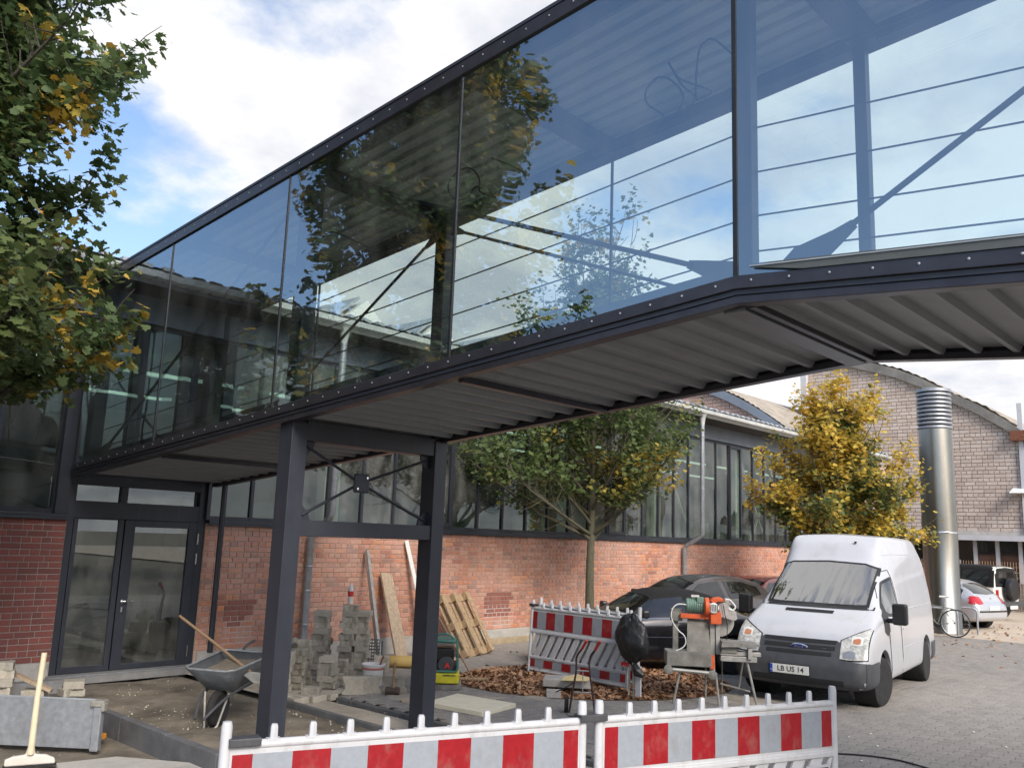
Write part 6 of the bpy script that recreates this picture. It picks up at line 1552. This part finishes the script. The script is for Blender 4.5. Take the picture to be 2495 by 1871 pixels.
for i, (x, y) in enumerate(((7.62, 9.86), (7.72, 9.82), (7.82, 9.79), (7.93, 9.75))): upright(x, y, R(-40), ['leftmost', 'second from left', 'third from left', 'rightmost'][i] + ' of the four stones standing in a row before the bucket')
upright(8.12, 9.62, R(-60), 'stone standing on edge behind the sledgehammer, left one'); upright(8.26, 9.60, R(-50), 'stone standing on edge behind the sledgehammer, right one'); upright(8.52, 9.42, R(-35), 'single stone on edge beside the right steel column')
stack(3.42, 11.15, 11, 'of the pile at the left edge of the photo', R(-20), group='stones piled at the left edge')
stack(3.60, 10.85, 7, 'of the front pile at the left edge', R(-26), group='stones piled at the left edge')
stack(4.02, 10.95, 3, 'of the low pile under the leaning board', R(-30), group='stones piled at the left edge')
stack(4.47, 11.05, 2, 'of the two stones on the kerb before the door', R(-10), z0=.13, wob=.006, group='stones on the kerb before the door')
b = MB(); b.box((-.22, -.05, 0), (.22, .05, .035)); single('board', b, PLANKM, 'short dusty board tilted on the stones at the left edge', 'board', loc=(3.95, 10.9, .33), rot=(0, R(24), R(-35)))
# bottle, bucket, hammer
bo = thing('bottle', 'pale plastic bottle with a red label on the tallest stone pile', 'bottle', (8.56, 11.22, 1.05))
b = MB(); b.lathe([(0, 0), (.040, .002), (.042, .03), (.040, .12), (.042, .19), (.034, .24), (.018, .285), (.015, .30), (0, .302)], 18); part(bo, 'body', b, mat('cloudy white bottle', (.66, .66, .66), .3, 0, .05, 5), True)
b = MB(); b.lathe([(.0425, .11), (.044, .12), (.044, .18), (.0425, .19)], 18); part(bo, 'label', b, REDP, True)
bk = thing('bucket', 'white plastic bucket with a red band holding a trowel', 'bucket', (8.28, 10.22, 0))
b = MB(); b.lathe([(0, 0), (.125, 0), (.13, .01), (.155, .27), (.168, .275), (.170, .295), (.160, .30), (.150, .285), (.125, .02), (0, .015)], 28); part(bk, 'shell', b, WHITEP, True)
b = MB(); b.lathe([(.1535, .225), (.1575, .23), (.159, .25), (.1565, .255)], 28); part(bk, 'red_band', b, mat('faded red print', (.50, .16, .14), .5), True)
b = MB(); b.prism([(-.12, .04, .10), (-.09, .10, .10), (-.105, .12, .22), (-.135, .06, .22)], (-.004, .004, 0)); part(bk, 'print_panel', b, WHITEP) if 0 else None
tr = thing('trowel', 'trowel with a red brown wooden grip sticking out of the white bucket', 'trowel', (8.34, 10.18, .20))
b = MB(); b.tube([(.02, 0, .06), (.07, -.02, .20)], [.013, .016], 8); part(tr, 'grip', b, mat('reddish grip', (.22, .07, .05), .6), True)
b = MB(); b.prism([(0, -.04, -.05), (.03, -.04, .07), (.03, .04, .07), (0, .04, -.05)], (.004, 0, 0)); part(tr, 'blade', b, GALV)
hm = thing('sledgehammer', 'sledgehammer standing on its head with a wooden handle', 'hammer', (8.02, 9.46, 0), R(-45))
b = MB(); b.lathe([(0, -.10), (.050, -.095), (.056, -.08), (.048, -.03), (.048, .03), (.056, .08), (.050, .095), (0, .10)], 8, (0, 0, .055), 'x'); part(hm, 'head', b, mat('rusty dark hammer steel', (.09, .065, .055), .7, .3, .3, 12), bev=.004)
b = MB(); b.tube([(0, 0, .06), (.01, 0, .42)], .017, 8); part(hm, 'handle', b, WOODH, True)
ck = thing('cardboard_roll', 'rolled yellow cardboard lying before the plank', 'cardboard', (9.66, 11.30, .0), R(-38))
b = MB(); pts = []
for i in range(26):
    t_ = -R(60) + R(380)*i/25; r_ = .105 + .012*i/25; pts.append((r_*math.cos(t_), r_*math.sin(t_)*.85 + .10))
vs = []
for (y, z) in pts: vs += [(-.22, y, z), (.22, y, z)]
b.add(vs, [(2*i, 2*i+1, 2*i+3, 2*i+2) for i in range(len(pts)-1)], 0); o = part(ck, 'sheet', b, CARD, True); o.modifiers.new('s', 'SOLIDIFY').thickness = .005
# leaning things
def lean_board(name, label, cat, p, q, w, th, m, side=(1, 0, 0), bev=.004):
    p, q = Vector(p), Vector(q); d = (q-p).normalized(); s_ = Vector(side); s_ = (s_ - d*s_.dot(d)).normalized(); n_ = d.cross(s_)
    b = MB(); vs = []
    for e in (Vector((0, 0, 0)), q-p):
        for a, c in ((-1, -1), (1, -1), (1, 1), (-1, 1)): vs.append(e + s_*a*w/2 + n_*c*th/2)
    b.add(vs, [(3, 2, 1, 0), (4, 5, 6, 7), (0, 1, 5, 4), (1, 2, 6, 5), (2, 3, 7, 6), (3, 0, 4, 7)], 0)
    return single(name, b, m, label, cat, loc=p, bev=bev)
lean_board('straightedge', 'long aluminium straightedge leaning against the brick wall', 'tool', (9.37, 11.38, 0), (9.95, 12.66, 1.82), .055, .09, DUSTA)
lean_board('plank', 'dusty wooden plank leaning upright against the wall left of the right column', 'plank', (10.22, 11.85, 0), (10.42, 12.66, 1.42), .25, .045, PLANKM)
lean_board('white_strip', 'narrow white board leaning behind the plank and the right column', 'board', (11.25, 12.25, 0), (10.88, 12.68, 2.02), .09, .02, WHITEP)
pc = thing('plastic_grid', 'dark perforated plastic sheet leaning beside the stone piles', 'plastic sheet', (9.12, 11.32, 0), R(-38))
b = MB(); 
Mx = Matrix.Rotation(R(-14), 4, 'X')
for i in range(9):
    b.cbox((-.16 + .04*i, 0, .24), (.014 if i not in (0, 8) else .03, .012, .50 - .02*abs(i-4)), Mx)
for i in range(10): b.cbox((0, 0, .02 + .05*i), (.34 - .012*i, .011, .022), Mx)
part(pc, 'grid', b, DPLAST)
# pallet: runners towards us
pl_ = thing('pallet', 'weathered wooden pallet leaning on its edge against the brick wall', 'pallet', (11.80, 11.56, .0))
u_ = Vector((.985, .17, 0)).normalized(); v_ = Vector((.11, .66, 1.04)); v_ = (v_ - u_*v_.dot(u_)).normalized()
w3 = u_.cross(v_).normalized()
if w3.y < 0: w3 = -w3
tilt_ = Matrix.Rotation(R(-3), 4, w3)
u_ = u_*1.12
PM = tilt_ @ Matrix(((u_.x, v_.x, w3.x, 0), (u_.y, v_.y, w3.y, 0), (u_.z, v_.z, w3.z, .03), (0, 0, 0, 1)))
def pbox(name, a, c): b = MB(); b.box(a, c, PM); part(pl_, name, b, WOOD, bev=.004)
for x in (-.35, 0, .35): pbox('runner_board', (x-.05, 0, -.072), (x+.05, 1.2, -.052))
for x in (-.35, 0, .35):
    for y in (.0, .53, 1.06): pbox('block', (x-.05, y+.0, -.05), (x+.05, y+.14, .028))
for y in (.0, .53, 1.06): pbox('cross_board', (-.40, y, .03), (.40, y+.14, .050))
for x in (-.34, -.17, 0, .17, .34): pbox('deck_board', (x-.07, 0, .052), (x+.07, 1.2, .072))
# vibrating plate
vp = thing('vibrating_plate', 'yellow and teal vibrating plate compactor beside the right column', 'compactor', (9.02, 9.52, 0), math.atan2(-.69, .72))
b = MB(); b.prism([(-.30, -.24, .0), (.22, -.24, .0), (.25, -.24, .05), (.25, -.24, .075), (-.30, -.24, .075), (-.34, -.24, .05)], (0, .46, 0)); part(vp, 'base_plate', b, DUST, bev=.01)
b = MB(); b.prism([(-.20, -.26, .09), (.21, -.26, .09), (.215, -.26, .225), (-.20, -.26, .225)], (0, .44, 0)); yb = part(vp, 'yellow_hood', b, YELLOWM, bev=.015)
me_ = text_mesh('AMMANN', .042, INK, .001, bold=.0008); o = part(yb, 'lettering', me_, INK); o.matrix_local = Matrix.Translation((.07, -.262, .20)) @ Matrix.Rotation(R(90), 4, 'X')
b = MB(); b.box((-.17, -.16, .225), (.17, .16, .36)); b.box((-.15, -.13, .36), (.13, .14, .56)); part(vp, 'engine', b, BLKPL, bev=.03)
b = MB(); b.lathe([(0, -.02), (.11, -.018), (.12, 0)], 22, (.02, -.165, .33), 'y'); st_ = part(vp, 'starter_cover', b, DPLAST, True)
me_ = text_mesh('A', .10, mat('red logo', (.75, .03, .03), .5), .002, bold=.004); o = part(st_, 'logo', me_, me_.materials[0]); o.matrix_local = Matrix.Translation((.04, -.20, .325)) @ Matrix.Rotation(R(90), 4, 'X')
fr_ = MB()
for s_ in (-.225, .205):
    pass
ring = [(-.165, -.22, .25), (.165, -.22, .25), (.185, -.22, .28), (.175, -.22, .60), (.14, -.22, .66), (-.14, -.22, .66), (-.175, -.22, .60), (-.185, -.22, .28)]
fr_.tube(ring, .016, 8, closed=True); part(vp, 'frame', fr_, TEAL, True)
fr_ = MB(); fr_.tube([(a, .20, c) for a, _, c in ring], .016, 8, closed=True); part(vp, 'frame', fr_, TEAL, True)
b = MB(); b.box((-.15, -.22, .635), (.15, .20, .675)); part(vp, 'top_plate', b, TEAL, bev=.015)
b = MB(); b.tube(catmull([(-.14, -.1, .67), (-.12, -.1, .72), (-.02, -.1, .755), (.08, -.1, .72), (.12, -.1, .67)], 5), .014, 8); part(vp, 'lifting_eye', b, TEAL, True)
# broom
br = thing('broom', 'yard broom with a long wooden handle lying against the compactor', 'broom', (9.60, 9.50, 0))
b = MB(); b.tube([(0, 0, .07), (.0, .92, .98)], .013, 8); part(br, 'handle', b, WOODH, True)
b = MB(); b.cbox((0, 0, .065), (.44, .06, .035), Matrix.Rotation(R(-42), 4, 'Z')); part(br, 'head', b, WOOD, bev=.008)
b = MB(); b.cbox((0, 0, .028), (.43, .055, .05), Matrix.Rotation(R(-42), 4, 'Z')); part(br, 'bristles', b, mat('brown bristles', (.10, .05, .025), .9, 0, .4, 60), bev=.004)
b = MB(); b.prism([(7.86, 8.62, .0), (7.98, 7.72, .0), (8.74, 7.86, 0), (8.62, 8.82, 0)], (0, 0, .055)); single('insulation_board', b, STYRO, 'cream insulation board lying flat on the paving', 'board', bev=.006)
single('board', MB().box((-.16, -.05, 0), (.16, .05, .018)), PLANKM, 'small brown wood offcut beside the right column foot', 'board', loc=(7.95, 8.95, .0), rot=(0, 0, R(-30)))
# sack truck
sk = thing('sack_truck', 'rusty sack truck with red grips standing before the leaning barrier', 'sack truck', (9.12, 7.08, 0), math.atan2(-.79, .61))
for s_ in (-1, 1):
    x = s_*.085
    b = MB(); b.tube(catmull([(x*1.9, -.06, .02), (x*1.5, -.03, .25), (x, 0, .52), (x*1.0, .02, .68), (x + .07, -.04, .80), (x+.11, -.10, .88)], 5), .013, 8); part(sk, 'side_tube', b, mat('brown oxide paint', (.05, .018, .016), .55, 0, .2, 20), True)
    b = MB(); b.tube([(x+.065, -.035, .79), (x+.125, -.115, .905)], .018, 8); part(sk, 'grip', b, REDP, True)
    b = MB(); b.lathe([(.04, -.02), (.09, -.025), (.09, .025), (.04, .02)], 18, (s_*.20, .08, .09), 'x'); part(sk, 'wheel', b, TYRE, True)
for z, w_ in ((.52, .085), (.26, .12)):
    b = MB(); b.tube([(-w_, .0, z), (w_, .0, z)], .010, 6); part(sk, 'cross_bar', b, DUSTA, True)
b = MB(); b.tube([(0, 0, .52), (0, -.02, .26)], .007, 6); part(sk, 'middle_rod', b, DUSTA, True)
b = MB(); b.box((-.17, -.20, .01), (.17, -.05, .02)); part(sk, 'toe_plate', b, DUST)
b = MB(); b.tube(catmull([(-.10, .0, .38), (-.22, .03, .30), (-.34, .05, .24)], 4), .008, 6); part(sk, 'wire_hook', b, BLACK, True)
cs = MB(); cs.box((-.34, -.20, 0), (.34, .20, .11)); single('concrete_weight', cs, CONC, 'grey concrete slab weighing down the leaning barriers', 'slab', loc=(10.15, 8.15, .10), rot=(0, 0, R(-55)), bev=.012)
cs = MB(); cs.cbox((0, 0, .05), (.20, .16, .10)); single('concrete_block', cs, CONC, 'small square concrete block before the slab in the leaves', 'block', loc=(9.72, 8.05, .0), rot=(0, 0, R(-50)), bev=.008)
cs = MB(); cs.prism([(-.20, -.10, 0), (.16, -.13, .01), (.22, .08, .02), (.02, .12, .06), (-.16, .07, .02)], (0, 0, .006)); single('yellow_paper', cs, mat('yellowed paper', (.62, .50, .26), .9), 'crumpled yellowish paper sack on the concrete slab', 'paper sack', loc=(10.05, 7.93, .215), rot=(0, 0, R(-50)))
# cable across the paving
b = MB(); b.tube(catmull([(8.6, 4.9, .012), (9.3, 4.3, .012), (9.69, 3.97, .012), (9.86, 3.62, .012), (9.82, 3.30, .012), (9.5, 2.7, .012), (8.8, 1.9, .012)], 6), .009, 8); single('cable', b, BLACK, 'black cable snaking over the paving right of the barrier', 'cable', smooth=True)
ps = MB()
for x, y in ((9.9, 4.55), (10.6, 4.3), (9.6, 4.55), (11.0, 4.2), (10.4, 3.9), (12.2, 3.4), (9.55, 3.75), (11.6, 2.9), (9.75, 4.72)):
    a = random.uniform(0, 3); ps.prism([(x + .03*math.cos(a+t_), y + .018*math.sin(a*1.3+t_), .006) for t_ in (0, 1.3, 2.4, 3.9, 5)], (0, 0, .004))
single('paper_scraps', ps, WHITEP, 'small white scraps scattered on the paving', 'scraps', kind='stuff')
# ------------------------------------------------------------------ bicycle and racks
br_ = math.atan2(-.957, .29)
bi = thing('bicycle', 'old bicycle with a white saddle parked at the foot of the chimney', 'bicycle', (25.15, 7.32, 0), br_)
for nm, x in (('rear', 0.0), ('front', -1.02)):
    b = MB(); b.tube([(x + .345*math.cos(t_), 0, .36 + .345*math.sin(t_)) for t_ in np.linspace(0, 2*math.pi, 40, endpoint=False)], .016, 7, closed=True); w_ = part(bi, 'wheel', b, TYRE, True)
    b = MB(); b.tube([(x + .325*math.cos(t_), 0, .36 + .325*math.sin(t_)) for t_ in np.linspace(0, 2*math.pi, 40, endpoint=False)], .009, 6, closed=True); part(w_, 'rim', b, GALV, True)
    b = MB()
    for i in range(16): t_ = i*math.pi/8; b.bar((x, 0, .36), (x + .32*math.cos(t_), 0, .36 + .32*math.sin(t_)), .003, .003, up=(0, 1, 0))
    part(w_, 'spokes', b, GALV, kind='stuff')
b = MB()
for p, q in (((0, .36), (-.20, .62)), ((0, .36), (-.42, .32)), ((-.24, .82), (-.42, .32)), ((-.22, .76), (-.80, .80)), ((-.42, .32), (-.82, .74)), ((-.80, .86), (-.86, .66))): b.tube([(p[0], 0, p[1]), (q[0], 0, q[1])], .014, 8)
part(bi, 'frame', b, mat('dull green bike paint', (.14, .15, .12), .5), True)
b = MB(); b.tube([(-.86, .0, .66), (-1.02, 0, .36)], .011, 8); part(bi, 'fork', b, CHROME, True)
b = MB(); b.tube(catmull([(-.78, -.25, .95), (-.80, -.1, .98), (-.80, .1, .98), (-.78, .25, .95)], 5), .012, 8); b.tube([(-.80, 0, .86), (-.80, 0, .98)], .012, 8); part(bi, 'handlebar', b, CHROME, True)
b = MB(); b.tube([(-.245, 0, .80), (-.225, 0, .98)], .013, 8); part(bi, 'seat_post', b, CHROME, True)
b = MB(); b.prism([(-.10, -.07, 1.0), (-.12, .07, 1.0), (-.20, .03, 1.0), (-.36, .02, 1.0), (-.36, -.02, 1.0), (-.20, -.03, 1.0)], (0, 0, .05)); part(bi, 'saddle', b, WHITEP, bev=.02)
b = MB(); b.lathe([(.06, -.01), (.09, -.008), (.09, .008), (.06, .01)], 18, (-.42, .0, .32), 'y'); b.bar((-.42, -.05, .32), (-.36, -.05, .18), .02, .02); part(bi, 'crank', b, BLKPL, True)
def rack(x, y, lab):
    t = thing('bicycle_rack', lab, 'bicycle rack', (x, y, 0), br_, 'steel hoops for bicycles by the chimney')
    b = MB(); b.tube(catmull([(-.78, 0, 0), (-.78, 0, .4), (-.77, 0, .62), (-.66, 0, .70), (-.40, 0, .70), (-.12, 0, .70), (-.01, 0, .62), (0, 0, .4), (0, 0, 0)], 5), .026, 10); part(t, 'hoop', b, GALV, True)
rack(25.7, 7.42, 'galvanised bicycle hoop behind the bicycle'); rack(26.75, 7.22, 'galvanised bicycle hoop to the right of the chimney foot')
